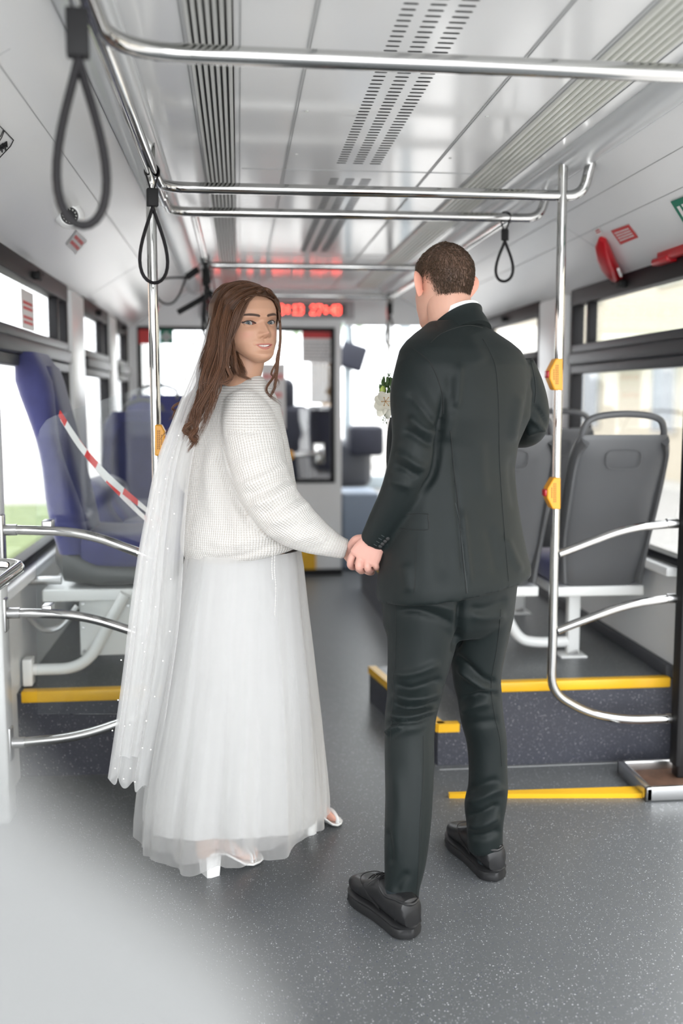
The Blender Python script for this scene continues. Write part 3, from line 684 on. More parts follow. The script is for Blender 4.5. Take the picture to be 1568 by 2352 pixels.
# ------------------------------------------------------------------ stickers, hammer, camera dome on the sloped panels
def on_slope(px, py, side, off=.006):
    n = np.array([-.523, 0, -.852]) if side > 0 else np.array([.523, 0, -.852]); p0 = np.array([1.18 if side > 0 else -.36, 0, 2.14]) + n * off
    r = ray(px, py); t = ((p0 - CAM) @ n) / (r @ n); return CAM + r * t
def decal(name, label, cat, quad, side, m, rows=0, rm=None, th=.0015):
    n = np.array([-.523, 0, -.852]) if side > 0 else np.array([.523, 0, -.852])
    c = [on_slope(x, y, side) for x, y in quad]; g = empty(name, sum(c) / 4); tag(g, label, cat)
    MB().add(list(c) + [p + n * th for p in c], [(0, 1, 2, 3), (7, 6, 5, 4), (0, 4, 5, 1), (1, 5, 6, 2), (2, 6, 7, 3), (3, 7, 4, 0)]).build('sheet', m, g)
    if rows:
        t = MB(); rnd = random.Random(rows)
        for i in range(rows):
            v0 = .14 + .72 * (i + .15) / rows; v1 = .14 + .72 * (i + .72) / rows; u = .10
            while u < .86:
                u1 = min(u + rnd.uniform(.04, .12), .9)
                def B(u_, v_): return (c[0] * (1 - u_) + c[1] * u_) * (1 - v_) + (c[3] * (1 - u_) + c[2] * u_) * v_ + n * (th + .0004)
                t.add([B(u, v0), B(u1, v0), B(u1, v1), B(u, v1)], [(0, 1, 2, 3)]); u = u1 + .018
        t.build('print', rm, g)
    return g, c, n
decal('warning_sticker', 'red sticker with white print beside the red hammer holder', 'sticker', [(1403, 530), (1443, 516), (1465, 545), (1425, 561)], 1, M['redp'], 4, M['paper'])
decal('warning_sticker', 'tiny white sticker with red print just above the hammer holder', 'sticker', [(1364, 527), (1376, 521), (1383, 534), (1371, 540)], 1, M['paper'], 2, M['redp'])
decal('notice_sticker', 'grey white sticker below the dome camera on the left panel', 'sticker', [(176, 529), (200, 553), (173, 584), (152, 562)], -1, mat('sticker_grey', (.62, .61, .61), .4), 2, M['redp'])
g, c, n = decal('exit_sign', 'green sign with white letters at the right edge on the sloped panel', 'sign', [(1540, 463), (1640, 424), (1680, 480), (1576, 522)], 1, M['green'])
t = MB()
def stroke(pts, w=.10):
    for (u0, v0), (u1, v1) in zip(pts[:-1], pts[1:]):
        def B(u_, v_): return (c[0] * (1 - u_) + c[1] * u_) * (1 - v_) + (c[3] * (1 - u_) + c[2] * u_) * v_ + n * .0022
        d = np.array([v1 - v0, -(u1 - u0)]); d = d / np.linalg.norm(d) * w * np.array([.35, .5])
        t.add([B(u0 - d[0], v0 - d[1]), B(u0 + d[0], v0 + d[1]), B(u1 + d[0], v1 + d[1]), B(u1 - d[0], v1 - d[1])], [(0, 1, 2, 3)])
stroke([(.10, .22), (.10, .78)]); stroke([(.18, .25), (.33, .25), (.18, .75), (.33, .75)]); stroke([(.42, .22), (.42, .78)]); stroke([(.42, .25), (.55, .25)]); stroke([(.42, .5), (.53, .5)]); stroke([(.42, .75), (.55, .75)]); stroke([(.67, .22), (.67, .70), (.63, .78), (.59, .74)]); stroke([(.74, .78), (.80, .22), (.86, .78)]); stroke([(.765, .58), (.835, .58)])
t.build('lettering', M['paper'], g)
g = empty('pictogram', on_slope(5, 320, -1)); tag(g, 'black outlined pictogram stickers at the left edge on the sloped panel', 'sticker')
t = MB()
def sl(pts, r=.0012): t.tube([on_slope(x, y, -1, .007) for x, y in pts], r, 6)
sl([(-20, 270), (8, 298), (2, 312), (-30, 345)]); sl([(10, 300), (31, 322), (24, 336), (-14, 376), (-30, 360)], .0014); sl([(10, 300), (4, 316), (-6, 332)])
for x, y in ((12, 332), (4, 336), (9, 340), (1, 344), (-4, 340)): sl([(x - 4, y), (x + 3, y - 6), (x + 4, y + 5)], .0022)
t.build('print', M['rubber'], g)
# emergency hammer in its red holder
hm = empty('hammer_holder', on_slope(1405, 592, 1)); tag(hm, 'red emergency hammer holder on the sloped panel above the right window', 'hammer holder')
nS = np.array([-.523, 0, -.852])
A = [(1386, 545, 9, .010), (1389, 556, 16, .020), (1398, 580, 19, .026), (1409, 605, 20, .026), (1417, 622, 17, .022), (1425, 638, 14, .016)]
R = []
ax0 = on_slope(1387, 545, 1); ax1 = on_slope(1426, 641, 1); lat = np.cross(ax1 - ax0, nS); lat /= np.linalg.norm(lat)
for px, py, hw, dp_ in A:
    c0 = on_slope(px, py, 1, .004); a = hw * c0[1] / F * 1.05
    R.append([c0 + lat * a * math.copysign(abs(math.cos(t)) ** .6, math.cos(t)) + nS * dp_ * (1 + math.copysign(abs(math.sin(t)) ** .6, math.sin(t))) for t in np.linspace(0, 2 * math.pi, 24, endpoint=False)])
MB().rings(R).build('holder', M['red'], hm)
c0 = on_slope(1383, 568, 1, .03); MB().ball(c0, .008).build('rivet', M['steel'], hm)
c0 = on_slope(1427, 622, 1, .034); 
MB().tube([c0 + (ax0 - ax1) * .10 + nS * .012, c0 - (ax0 - ax1) * .06 + nS * .012], .006, 8).build('slot', M['paper'], hm)
hl = empty('emergency_handle', P(1535, 592, 3.9)); tag(hl, 'red emergency lever at the right edge over the window top', 'lever')
q = MB(); c0 = on_slope(1540, 590, 1); X_, Y_, Z_ = c0
q.box(X_ - .03, X_ + .01, Y_ - .24, Y_ + .06, Z_ - .012, Z_ + .03, .008); q.box(X_ - .035, X_ + .01, Y_ - .04, Y_ + .10, Z_ - .022, Z_ + .004, .008); q.build('lever', M['red'], hl)
MB().tube([(X_ - .02, Y_ - .06, Z_ + .04), (X_ + .01, Y_ - .06, Z_ + .045)], .010, 10).build('pivot', M['chrome'], hl)
rl = MB().box(XR - .016, XR - .001, 4.73, 4.80, 1.875, 1.905, .004).build('courtesy_lamp', M['paper']); tag(rl, 'small white square lamp above the corner of the right window', 'lamp')
# dome camera
dm = empty('dome_camera', on_slope(158, 494, -1)); tag(dm, 'white dome security camera with black lens on the left sloped panel', 'camera')
nL = np.array([.523, 0, -.852]); c0 = on_slope(155, 488, -1, 0)
vd = CAM + np.array([0.05, 0, 0]) - c0; vd /= np.linalg.norm(vd)
MB().ball(c0 + nL * .012, (.052, .052, .046), 20, 12).build('dome', M['white'], dm)
MB().tube([c0 + nL * .012, c0 + nL * .012 + vd * .050], [.036, .034], 20).build('shroud', M['enamel'], dm)
MB().tube([c0 + nL * .012 + vd * .05, c0 + nL * .012 + vd * .054], [.029, .028], 24).build('lens', M['rubber'], dm)
q = MB(); u = np.cross(vd, [0, 0, 1]); u /= np.linalg.norm(u); w2 = np.cross(u, vd)
for k in range(12):
    a = k * math.pi / 6; q.ball(c0 + nL * .012 + vd * .055 + (u * math.cos(a) + w2 * math.sin(a)) * .021, .0028, 8, 5)
q.build('infrared_ring', M['slatg'], dm)
# notice on the left vent pane
nt_ = empty('notice', (XL, 4.0, 1.7)); tag(nt_, 'white paper notice with red print on the left sliding vent', 'notice')
def onX(px, py, X): r = ray(px, py); return CAM + r * (X / r[0])
a = onX(50, 725, XL - .016); b = onX(76, 668, XL - .016)
MB().box(XL - .017, XL - .0155, a[1], b[1], 1.625, 1.775).build('sheet', M['paper'], nt_)
q = MB()
for z in (1.72, 1.70, 1.665, 1.645): q.box(XL - .0155, XL - .0148, a[1] + .03, b[1] - .03, z, z + .012)
q.build('print', M['redp'], nt_)

# ------------------------------------------------------------------ seats
def shell_ring(w, zc, y, d, n=28, e=.45):
    return [(w * math.copysign(abs(math.cos(t)) ** e, math.cos(t)), y + d * math.copysign(abs(math.sin(t)) ** .8, math.sin(t)), zc) for t in np.linspace(0, 2 * math.pi, n, endpoint=False)]
def grey_seat(loc, rz, label, feet=True, fr=True):
    g = empty('bus_seat', loc, rz, local=True); tag(g, label, 'seat', 'grey backed seats on the right')
    # back shell seen from behind; local +y is the way the passenger faces
    R = []
    for z, w, y, d in ((.315, .120, .115, .020), (.33, .155, .118, .032), (.40, .168, .108, .040), (.55, .176, .06, .042), (.70, .182, .0, .042), (.82, .184, -.055, .038), (.895, .178, -.092, .030), (.915, .168, -.10, .018)):
        R.append(shell_ring(w, z, y, d))
    MB().rings(R).build('back_shell', M['plastic'], g)
    pr_ = MB()     # raised rim on both sides and handle recess
    for s in (-1, 1): pr_.tube(crom([(s * .150, .10, .335), (s * .166, .072, .50), (s * .172, .0, .68), (s * .170, -.065, .84), (s * .150, -.11, .90)], 5), [(.016, .035)] * 21, 10, upv=(1, 0, 0))
    pr_.build('side_rim', M['plastic'], g)
    MB().tube(crom([(-.156, -.082, .87), (-.152, -.098, .935), (-.118, -.108, .978), (0, -.112, .992), (.118, -.108, .978), (.152, -.098, .935), (.156, -.082, .87)], 6), .0125, 12).build('handle', M['plastic'], g)
    rc = crom([(-.0, -.112, .86), (.055, -.1105, .855), (.066, -.106, .83), (.055, -.097, .795), (0, -.095, .79), (-.055, -.097, .795), (-.066, -.106, .83), (-.055, -.1105, .855)], 4, loop=True)
    MB().tube(rc, .0022, 6, loop=True).build('moulded_badge', M['plastic'], g)
    MB().rings([shell_ring(.15, z, y, .022) for z, y in ((.37, .155), (.45, .140), (.62, .075), (.80, -.005), (.87, -.04))]).build('back_cushion', M['blue'], g)
    R = []
    for y, hw, z0, z1 in ((.12, .17, .33, .39), (.16, .185, .31, .42), (.35, .19, .31, .415), (.50, .185, .32, .41), (.545, .17, .34, .385)):
        R.append([(hw * math.copysign(abs(math.cos(t)) ** .4, math.cos(t)), y, (z0 + z1) / 2 + (z1 - z0) / 2 * math.copysign(abs(math.sin(t)) ** .5, math.sin(t))) for t in np.linspace(0, 2 * math.pi, 24, endpoint=False)])
    MB().rings(R).build('seat_cushion', M['blue'], g)
    if fr:
        f = MB(); f.box(-.178, .178, .09, .45, .275, .315, .006); f.build('seat_beam', M['enamel'], g)
    if feet:
        MB().box(-.085, -.035, .21, .25, .0, .28, .006).build('leg', M['enamel'], g)
        MB().box(-.12, -.01, .18, .28, .0, .012, .005).build('foot', M['enamel'], g)
        MB().tube([(-.085, .20, .012), (-.045, .20, .024)], .009, 8).build('bolt', M['steel'], g)
        MB().tube(crom([(-.34, .34, .27), (-.325, .30, .18), (-.28, .25, .085), (-.21, .23, .062), (-.06, .23, .062)], 6), [(.020, .022)] * 25, 10).build('cantilever_arm', M['enamel'], g)
    return g
seat0 = grey_seat((1.405, 3.64, ZP), 0, 'grey shell seat with top handle behind the right rails, fully seen from behind')
grey_seat((.985, 3.66, ZP), 0, 'grey shell seat half hidden behind the groom\'s right side', feet=False)
grey_seat((1.415, 4.46, ZP), 0, 'farther grey seat whose handle shows left of the nearest seat handle')
grey_seat((.985, 4.50, ZP), 0, 'farther aisle seat hidden behind the groom', feet=False)
def lower_leg(x, y):
    pass
fb = MB().box(XR - .06, XR - .004, 3.95, 4.08, .555, .582, .008).build('wall_bracket', M['enamel']); adopt(fb, seat0)
lg = MB(); lg.box(1.0, 1.05, 4.35, 4.40, ZP, .62, .005); lg.box(.97, 1.09, 4.32, 4.42, ZP, ZP + .012, .004); o = lg.build('support_leg', M['enamel']); adopt(o, seat0)
bxx = MB().box(1.05, 1.30, 4.95, 5.3, ZP + .20, ZP + .28, .02).build('under_seat_tray', M['enamel']); tag(bxx, 'white tray beyond the farther right seats', 'tray')

def plush_seat(name, loc, rz, label, high=.80, mats=('blue', 'bluedk'), lean=.13, wd=.215, cush=.44):
    g = empty(name, loc, rz, local=True); tag(g, label, 'seat')
    R = []
    for k in range(15):
        z = .05 + (high - .05) * k / 14; t = k / 14; w = wd * (1 - .10 * t ** 2) * (.80 if k == 14 else (.93 if k == 13 else 1)); d = (.055 + .012 * math.sin(t * 9)) * (.6 if k == 14 else (.85 if k == 13 else 1))
        R.append([(w * math.copysign(abs(math.cos(a)) ** .4, math.cos(a)), .06 - lean * (t ** 1.15) * 1.15 + d * math.copysign(abs(math.sin(a)) ** .6, math.sin(a)), z) for a in np.linspace(0, 2 * math.pi, 36, endpoint=False)])
    MB().rings(R).build('backrest', M[mats[0]], g)
    R = []
    for k in range(13):
        t = k / 12; z = .10 + (high - .15) * t; w = (wd - .055) * (1 - .12 * t ** 2) * (.8 if k in (0, 12) else 1)
        R.append([(w * math.copysign(abs(math.cos(a)) ** .4, math.cos(a)), .075 - lean * ((.06 + .9 * t) ** 1.15) * 1.15 + .05 * math.copysign(abs(math.sin(a)) ** .6, math.sin(a)) + .012, z) for a in np.linspace(0, 2 * math.pi, 32, endpoint=False)])
    MB().rings(R).build('back_pad', M[mats[1]], g)
    R = []
    for y, hw, z0, z1 in ((.06, .8, .02, .10), (.10, .97, -.02, .13), (.22, 1, -.02, .12), (cush - .06, 1, -.02, .125), (cush - .01, .97, .0, .115), (cush + .02, .88, .03, .08)):
        R.append([(wd * hw * math.copysign(abs(math.cos(a)) ** .35, math.cos(a)), y, (z0 + z1) / 2 + (z1 - z0) / 2 * math.copysign(abs(math.sin(a)) ** .5, math.sin(a))) for a in np.linspace(0, 2 * math.pi, 32, endpoint=False)])
    MB().rings(R).build('cushion', M[mats[0]], g)
    R = []
    for y, hw, z0, z1 in ((.0, .8, .0, .09), (.03, .98, -.06, .10), (.15, 1.03, -.075, .02), (cush - .02, 1.03, -.065, .0), (cush + .005, .95, -.04, -.0)):
        R.append([(wd * hw * math.copysign(abs(math.cos(a)) ** .35, math.cos(a)), y, (z0 + z1) / 2 + (z1 - z0) / 2 * math.copysign(abs(math.sin(a)) ** .5, math.sin(a))) for a in np.linspace(0, 2 * math.pi, 32, endpoint=False)])
    MB().rings(R).build('seat_pan', M['pan'], g)
    return g
# side seat against the left wall, facing the aisle
zc = .745
s1 = plush_seat('side_seat', (-.715, 3.88, zc), -math.pi / 2, 'tall blue plush seat on the left, seen from its side', high=.78, lean=.13)
s1.location = (-.672, 3.86, zc); 
sb = empty('base_frame', (-.55, 3.86, ZP))
MB().box(-.72, -.30, 3.66, 4.06, .62, .665, .006).build('top_beam', M['enamel'], sb)
q = MB(); q.box(-.60, -.30, 3.72, 4.02, .40, .62, .006); q.build('box', M['enamel'], sb)
q = MB()
for x, z in ((-.585, .60), (-.585, .51), (-.585, .42), (-.42, .59)): q.tube([(x, 3.722, z), (x, 3.714, z)], .006, 8)
q.build('screw', M['steel'], sb)
MB().tube(fillet([(-.76, 3.64, .375), (-.57, 3.64, .375), (-.42, 3.64, .65)], .12, 10), [(.024, .021)] * 13, 12).build('cantilever_tube', M['enamel'], sb)
MB().box(-.79, -.755, 3.61, 3.67, .32, .42, .005).build('wall_foot', M['enamel'], sb)
q = MB(); q.tube(crom([(-.78, 3.7, .56), (-.72, 3.66, .52), (-.66, 3.66, .53), (-.60, 3.68, .60)], 6), .011, 8); q.tube([(-.8, 3.72, .69), (-.66, 3.72, .69)], .016, 10); q.build('hose', M['steel'], sb)
adopt(sb, s1)
# rear facing seats further on
s2 = plush_seat('rear_facing_seat', (-.50, 5.25, .72), math.pi, 'blue plush seat facing the camera beyond the glass screen', high=.57, lean=.10)
MB().tube(crom([(-.10, -.09, .55), (-.09, -.10, .60), (0, -.10, .63), (.09, -.10, .60), (.10, -.09, .55)], 6), .011, 8).build('handle', M['plastic'], s2)
MB().box(-.2, .2, .02, .42, -.41, -.06, .01).build('base', M['enamel'], s2)
s3 = plush_seat('forward_seat', (-.50, 6.4, .72), 0, 'second blue seat top showing behind the camera-facing blue seat', high=.66, lean=.10)
MB().tube(crom([(-.12, -.09, .63), (-.11, -.10, .69), (0, -.10, .72), (.11, -.10, .69), (.12, -.09, .63)], 6), .011, 8).build('handle', M['plastic'], s3)
MB().box(-.2, .2, .02, .42, -.41, -.06, .01).build('base', M['enamel'], s3)
s4 = plush_seat('window_seat', (-.58, 4.60, .70), -math.pi / 2 - .15, 'dark blue seat turned to the aisle between the two blue seats', high=.30, mats=('bluedk', 'blue'), lean=.10)
MB().box(-.2, .2, .02, .40, -.39, -.06, .01).build('base', M['enamel'], s4)
# barrier tape tied across the seat
bt = empty('barrier_tape', P(230, 1060, 3.45)); tag(bt, 'red and white barrier tape tied across the blue side seat', 'tape')
def ribbon(pts, w):
    mb = MB(); L = crom(pts, 10); R = []
    for i, p in enumerate(L):
        t = i / len(L); a = .4 + 1.2 * math.sin(t * 5); d = np.array([.35 * math.sin(a), .5 * math.cos(a), .75]); d /= np.linalg.norm(d); n = np.array([.6, -.75, .2]) * .0004
        R.append([p - d * w + n, p + d * w + n, p + d * w - n, p - d * w - n])
    return R
for k, pts in enumerate(([P(136, 948, 3.42), P(185, 1025, 3.40), P(250, 1098, 3.36), P(330, 1166, 3.30), P(368, 1196, 3.08)], [P(140, 958, 3.44), P(190, 1030, 3.42), P(246, 1100, 3.38), P(322, 1180, 3.3), P(366, 1215, 3.08)])):
    R = ribbon(pts, .011); n = len(R); ws, rs = MB(), MB()
    for i in range(0, n - 1): ((rs if (i // 4 + k) % 3 == 0 else ws)).rings(R[i:i + 2])
    ws.build('white_band', M['paper'], bt); rs.build('red_band', M['redp'], bt)
# ------------------------------------------------------------------ people: shared tools
def pxy(p): d = np.asarray(p) - CAM; z = d @ FW; return CX + F * (d @ RT) / z, CY - F * (d @ UP) / z
def sgp(v, e): return np.sign(v) * np.abs(v) ** e
def torso_rings(spec, Yc, psi, n=72, grow=0.0, ex=.88):
    R = []; Lh = np.array([math.cos(psi), math.sin(psi), 0]); Dh = np.array([-math.sin(psi), math.cos(psi), 0]); th = np.linspace(0, 2 * math.pi, n, endpoint=False)
    for s in spec:
        yl, yr, xl, xr, rb = s[:5]; dY = s[5] if len(s) > 5 else 0
        Y = Yc + dY; c = P((xl + xr) / 2, (yl + yr) / 2, Y); e0 = P(xl, yl, Y); e1 = P(xr, yr, Y); Sx = (e1[0] - e0[0]) / 2 + grow
        a = Sx / math.sqrt(math.cos(psi) ** 2 + (rb * math.sin(psi)) ** 2); b = a * rb; slope = (e1[2] - e0[2]) / (e1[0] - e0[0])
        ca, sa = sgp(np.cos(th), ex), sgp(np.sin(th), ex)
        q = c + np.outer(a * ca, Lh) + np.outer(b * sa, Dh); q[:, 2] += slope * (q[:, 0] - c[0]); R.append(q)
    return R
def limb(spec, seg=28, n=6, grow=0.0, flat=1.0):
    """spec: (px, py, Y, half width in px) -> centre points and radii"""
    c = [np.append(P(x, y, Y), w * mpp(Y)) for x, y, Y, w in spec]; c = crom(c, n)
    return [p[:3] for p in c], [max(.004, p[3] + grow) for p in c]
def join(parts):
    """parts: (verts, faces, colour) -> mesh with colour attribute"""
    V, Fc, Cc = [], [], []; o = 0
    for v, f, c in parts:
        v = np.asarray(v); V.append(v); Fc += [tuple(int(i) + o for i in q) for q in f]; c = np.asarray(c); Cc.append(np.broadcast_to(c, (len(v), 3)) if c.ndim == 1 else c); o += len(v)
    me = bpy.data.meshes.new('joined'); V = np.vstack(V); me.from_pydata([tuple(map(float, p)) for p in V], [], Fc); me.update(); attr_color(me, 'tint', np.vstack(Cc)); return me
def mesh_parts(me): return get_v(me), [tuple(p.vertices) for p in me.polygons]
def place(me, name, m, parent, base, sharp=None):
    v = get_v(me) - np.array(base); set_v(me, v); me.name = name
    me.shade_smooth()
    if sharp: me.set_sharp_from_angle(angle=math.radians(sharp))
    o = bpy.data.objects.new(name, me); COL.objects.link(o); me.materials.append(m)
    if parent is None: o.location = base; WORG[o.name] = tuple(base)
    else: o.parent = parent; WORG[o.name] = WORG[parent.name]
    return o
def tint_mat(name, rough=.5, sss=.06, spec=.4, attr='tint', bump=None, sheen=0):
    m = mat(name, (.5, .5, .5), rough, spec=spec, sss=sss, bump=bump, sheen=sheen); N = m.node_tree.nodes; L = m.node_tree.links
    a = N.new('ShaderNodeAttribute'); a.attribute_name = attr; L.new(a.outputs['Color'], N['Principled BSDF'].inputs['Base Color']); return m
M['skin'] = tint_mat('skin', .48, .10, .35, bump=(700, .06, .0006))
M['hair'] = tint_mat('brown_hair', .42, 0, .45)
def g2(x, z, cx_, cz, sx_, sz): return np.exp(-((x - cx_) / sx_) ** 2 - ((z - cz) / sz) ** 2)
def sstep(a, b, x): t = np.clip((x - a) / (b - a), 0, 1); return t * t * (3 - 2 * t)
HZ = np.array([0, .004, .012, .022, .033, .046, .058, .068, .09, .112, .127, .15, .175, .2, .215, .222, .225])
HF = np.array([.064, .080, .090, .0925, .0855, .0870, .0865, .084, .086, .0830, .0905, .0895, .079, .050, .020, .0, -.02])
HB = np.array([.056, .046, .030, .014, -.004, -.030, -.048, -.062, -.083, -.094, -.099, -.101, -.093, -.072, -.052, -.038, -.02])
HW = np.array([.009, .019, .029, .038, .046, .053, .060, .0625, .067, .0695, .071, .0735, .0715, .056, .036, .020, .0])
def head_base(nz=210, nt=260):
    z = .225 * (1 - (1 - np.linspace(0.0, 1, nz)) ** 1.0); zz = np.linspace(0, .225, 900)
    def sm(a):
        b = np.interp(zz, HZ, a); k = np.exp(-np.linspace(-2, 2, 41) ** 2); k /= k.sum(); p = np.r_[np.full(20, b[0]), b, np.full(20, b[-1])]; c = np.convolve(p, k, 'valid'); w = sstep(.215, .225, zz); c = c * (1 - w) + b * w; return np.interp(z, zz, c)
    yf, yb, w = sm(HF), sm(HB), sm(HW)
    s = np.linspace(-1, 1, nt, endpoint=False); t = math.pi * (s * .62 + s ** 3 * .38)
    T, Z = np.meshgrid(t, z); yc = (np.interp(z, [0, .05, .1, .225], [.055, .02, -.006, -.02]))[:, None]
    ef = np.interp(z, [0, .06, .11, .16, .225], [.95, .86, .82, .86, 1.0])[:, None]
    X = w[:, None] * sgp(np.sin(T), .92); Yv = np.where(np.cos(T) > 0, (yf[:, None] - yc) * np.abs(np.cos(T)) ** ef, -(yc - yb[:, None]) * np.abs(np.cos(T)) ** .95) + yc
    return X, Yv, Z, T
def head_mesh(skin, face=True, nz=210, nt=260):
    X, Y, Z, T = head_base(nz, nt); wf = sstep(.15, .6, np.cos(T)); C = np.ones(X.shape + (3,)) * np.array(skin); aX = np.abs(X)
    rid = np.interp(Z, [.066, .070, .080, .096, .112, .120], [0, .012, .0235, .016, .0055, .0]); sw = np.interp(Z, [.07, .082, .1, .115], [.0120, .0112, .0098, .0105])
    Y = Y + wf * rid * np.exp(-(X / sw) ** 2)
    Y += wf * .0045 * g2(X, Z, 0, .0795, .0085, .0065)
    Y += wf * .0085 * g2(aX, Z, .0130, .0765, .0058, .0062) - wf * .006 * g2(aX, Z, .0075, .0695, .0032, .0022)
    Y += wf * .0028 * g2(aX, Z, .04, .083, .018, .014)                    # cheeks
    Y -= wf * .0022 * g2(X, Z, 0, .0615, .0035, .006)                      # philtrum
    Y += wf * .0035 * g2(X, Z, 0, .014, .016, .010)                        # chin
    Y += wf * .0030 * g2(aX, Z, .026, .129, .022, .006)                    # brow ridge
    ex, ez, er = .0320, .1115, .0132
    Y -= wf * .0085 * g2(aX, Z, ex - .002, ez, .0170, .0110)
    eyes = []
    if face:
        iz = np.argmin(abs(Z[:, 0] - ez)); ix = np.argmin(abs(X[iz] - ex) + (np.cos(T[iz]) < 0) * 9); ys = Y[iz, ix]; yc = ys - er + .0062
        eyes = [(-ex, yc, ez, er), (ex, yc, ez, er)]
        dx = aX - ex; dz = Z - ez; ez_up = .0051 * np.clip(1 - (np.abs(dx + .001) / .0142) ** 2.2, 0, 1) + dx * .10; ez_lo = -.0040 * np.clip(1 - (np.abs(dx) / .0142) ** 2, 0, 1) + dx * .10
        inside = (dz < ez_up) & (dz > ez_lo) & (np.abs(dx) < .0140) & (wf > .1)
        lid = yc + np.sqrt(np.clip((er + .0011) ** 2 - dx ** 2 - dz ** 2, 0, None)); near = (dx ** 2 + dz ** 2 < (er * 1.0) ** 2) & (wf > .1)
        Y = np.where(near, np.maximum(Y, lid), Y); Y = np.where(inside, Y - .010, Y)
        up = (dz - ez_up); lo = ez_lo - dz; rng = (np.abs(dx) < .0185) & (wf > .1)
        def tint(msk, col, amt): C[...] = C * (1 - (msk * amt)[..., None]) + np.array(col) * (msk * amt)[..., None]
        tint(np.exp(-(np.clip(up, 0, 1) / .005) ** 2) * rng * (up > 0) * sstep(-.016, .012, dx), (.22, .10, .08), .75)
        tint((up > -.0004) & (up < .0026 + np.clip(dx, 0, 1) * .09) & (np.abs(dx) < .0165), (.015, .01, .01), .95)
        tint(((dx > .012) & (dx < .0215) & (np.abs(dz - .0012 - (dx - .012) * .45) < .0012 * (1 - (dx - .012) / .011)) & (wf > .1)), (.015, .01, .01), .9)
        tint((lo > -.0003) & (lo < .0010) & (np.abs(dx) < .0150), (.12, .06, .05), .7)
        tint(inside, (.42, .18, .15), .9)
        bz = .1295 + .0052 * np.sin(np.clip((aX - .011) / .044, 0, 1) * math.pi * .72); bt = np.interp(aX, [.009, .0125, .034, .046, .054], [0, .0042, .0042, .0028, 0])
        tint((1 - sstep(.55, 1.25, np.abs(Z - bz) / (bt + 1e-5))) * (wf > .05) * (bt > 0), (.032, .019, .015), .94)
        mz = .0465 + 6.5 * X ** 2; hw = .0245; k = np.clip(1 - (X / hw) ** 2, 0, 1)
        u_in = mz + .0016 * np.clip(1 - (X / .0205) ** 2, 0, 1); l_in = mz - .0040 * np.clip(1 - (X / .0205) ** 2, 0, 1)
        u_out = u_in + .0050 * k ** .8 - .0016 * np.exp(-(X / .0035) ** 2); l_out = l_in - .0072 * k ** .7
        lipU = (Z > u_in) & (Z < u_out) & (np.abs(X) < hw) & (wf > .1); lipL = (Z < l_in) & (Z > l_out) & (np.abs(X) < hw) & (wf > .1); op = (Z <= u_in) & (Z >= l_in) & (np.abs(X) < .0205) & (wf > .1)
        Y += wf * .0032 * np.sin(np.clip((Z - u_in) / (u_out - u_in + 1e-6), 0, 1) * math.pi) * lipU + wf * .0042 * np.sin(np.clip((l_in - Z) / (l_in - l_out + 1e-6), 0, 1) * math.pi) * lipL
        Y -= .0075 * op; Y -= wf * .0022 * g2(aX, Z, .0265, .0510, .0035, .004)
        tint(lipU | lipL, (.52, .19, .17), .8); tint(op, (.10, .02, .02), .95)
        tint(g2(aX, Z, .043, .078, .016, .013) * wf, (.62, .26, .22), .28); tint(g2(X, Z, 0, .08, .008, .006) * wf, (.68, .33, .26), .2)
    nz_, nt_ = X.shape; V = np.stack([X, Y, Z], -1).reshape(-1, 3); f = []
    for i in range(nz_ - 1):
        for j in range(nt_): k = (j + 1) % nt_; f.append((i * nt_ + j, i * nt_ + k, (i + 1) * nt_ + k, (i + 1) * nt_ + j))
    f.append(tuple(range(nt_))[::-1])
    return V, f, C.reshape(-1, 3), T.reshape(-1), eyes
def ear_mesh(side, flare=0.0, out=0.0):
    """helix, lobe and bowl as one closed shell, in head space"""
    o = MB(); prof = crom([(-.004, .002, .085), (.004, .004, .092), (.002, .004, .112), (.010, .005, .130), (.003, .010, .146), (-.012, .015, .147), (-.022, .017, .132), (-.021, .015, .112), (-.013, .010, .095), (-.006, .005, .084)], 4, loop=True)
    c = np.array([-.007, .004, .115])
    outer = [np.array(p) for p in prof]; R = []
    for sc_, off in ((.55, -.010), (.9, -.004), (1.0, .002), (1.0, .0052), (.93, .0068), (.80, .0045), (.55, .0015), (.25, .0012)):
        R.append([(side * (.0665 + out + flare * (.004 - p[0]) + (c[1] + (p[1] - c[1]) * sc_) + off), c[0] + (p[0] - c[0]) * sc_, c[2] + (p[2] - c[2]) * sc_) for p in outer])
    o.rings(R); return np.array(o.v), o.f
def xf(V, R, O, s=(1, 1, 1)): return (np.asarray(V) * np.array(s)) @ R.T + O
def frame(f, upv=(0, 0, 1)):
    f = np.array(f, float); f /= np.linalg.norm(f); r = np.cross(f, upv); r /= np.linalg.norm(r); u = np.cross(r, f); return np.stack([r, f, u], 1)
def strands_mesh(paths, name, m, parent, seg=4, base=None, cols=None):
    """paths: list of (points, radii, colour)"""
    mb = MB(); C = []
    for pts, rr, c in paths:
        n0 = len(mb.v); mb.tube(pts, rr, seg); k = len(mb.v) - n0; C.append(np.broadcast_to(np.array(c), (k, 3)))
    me = bpy.data.meshes.new(name); me.from_pydata(mb.v, [], mb.f); me.update(); attr_color(me, 'tint', np.vstack(C)); return place(me, name, m, parent, base)

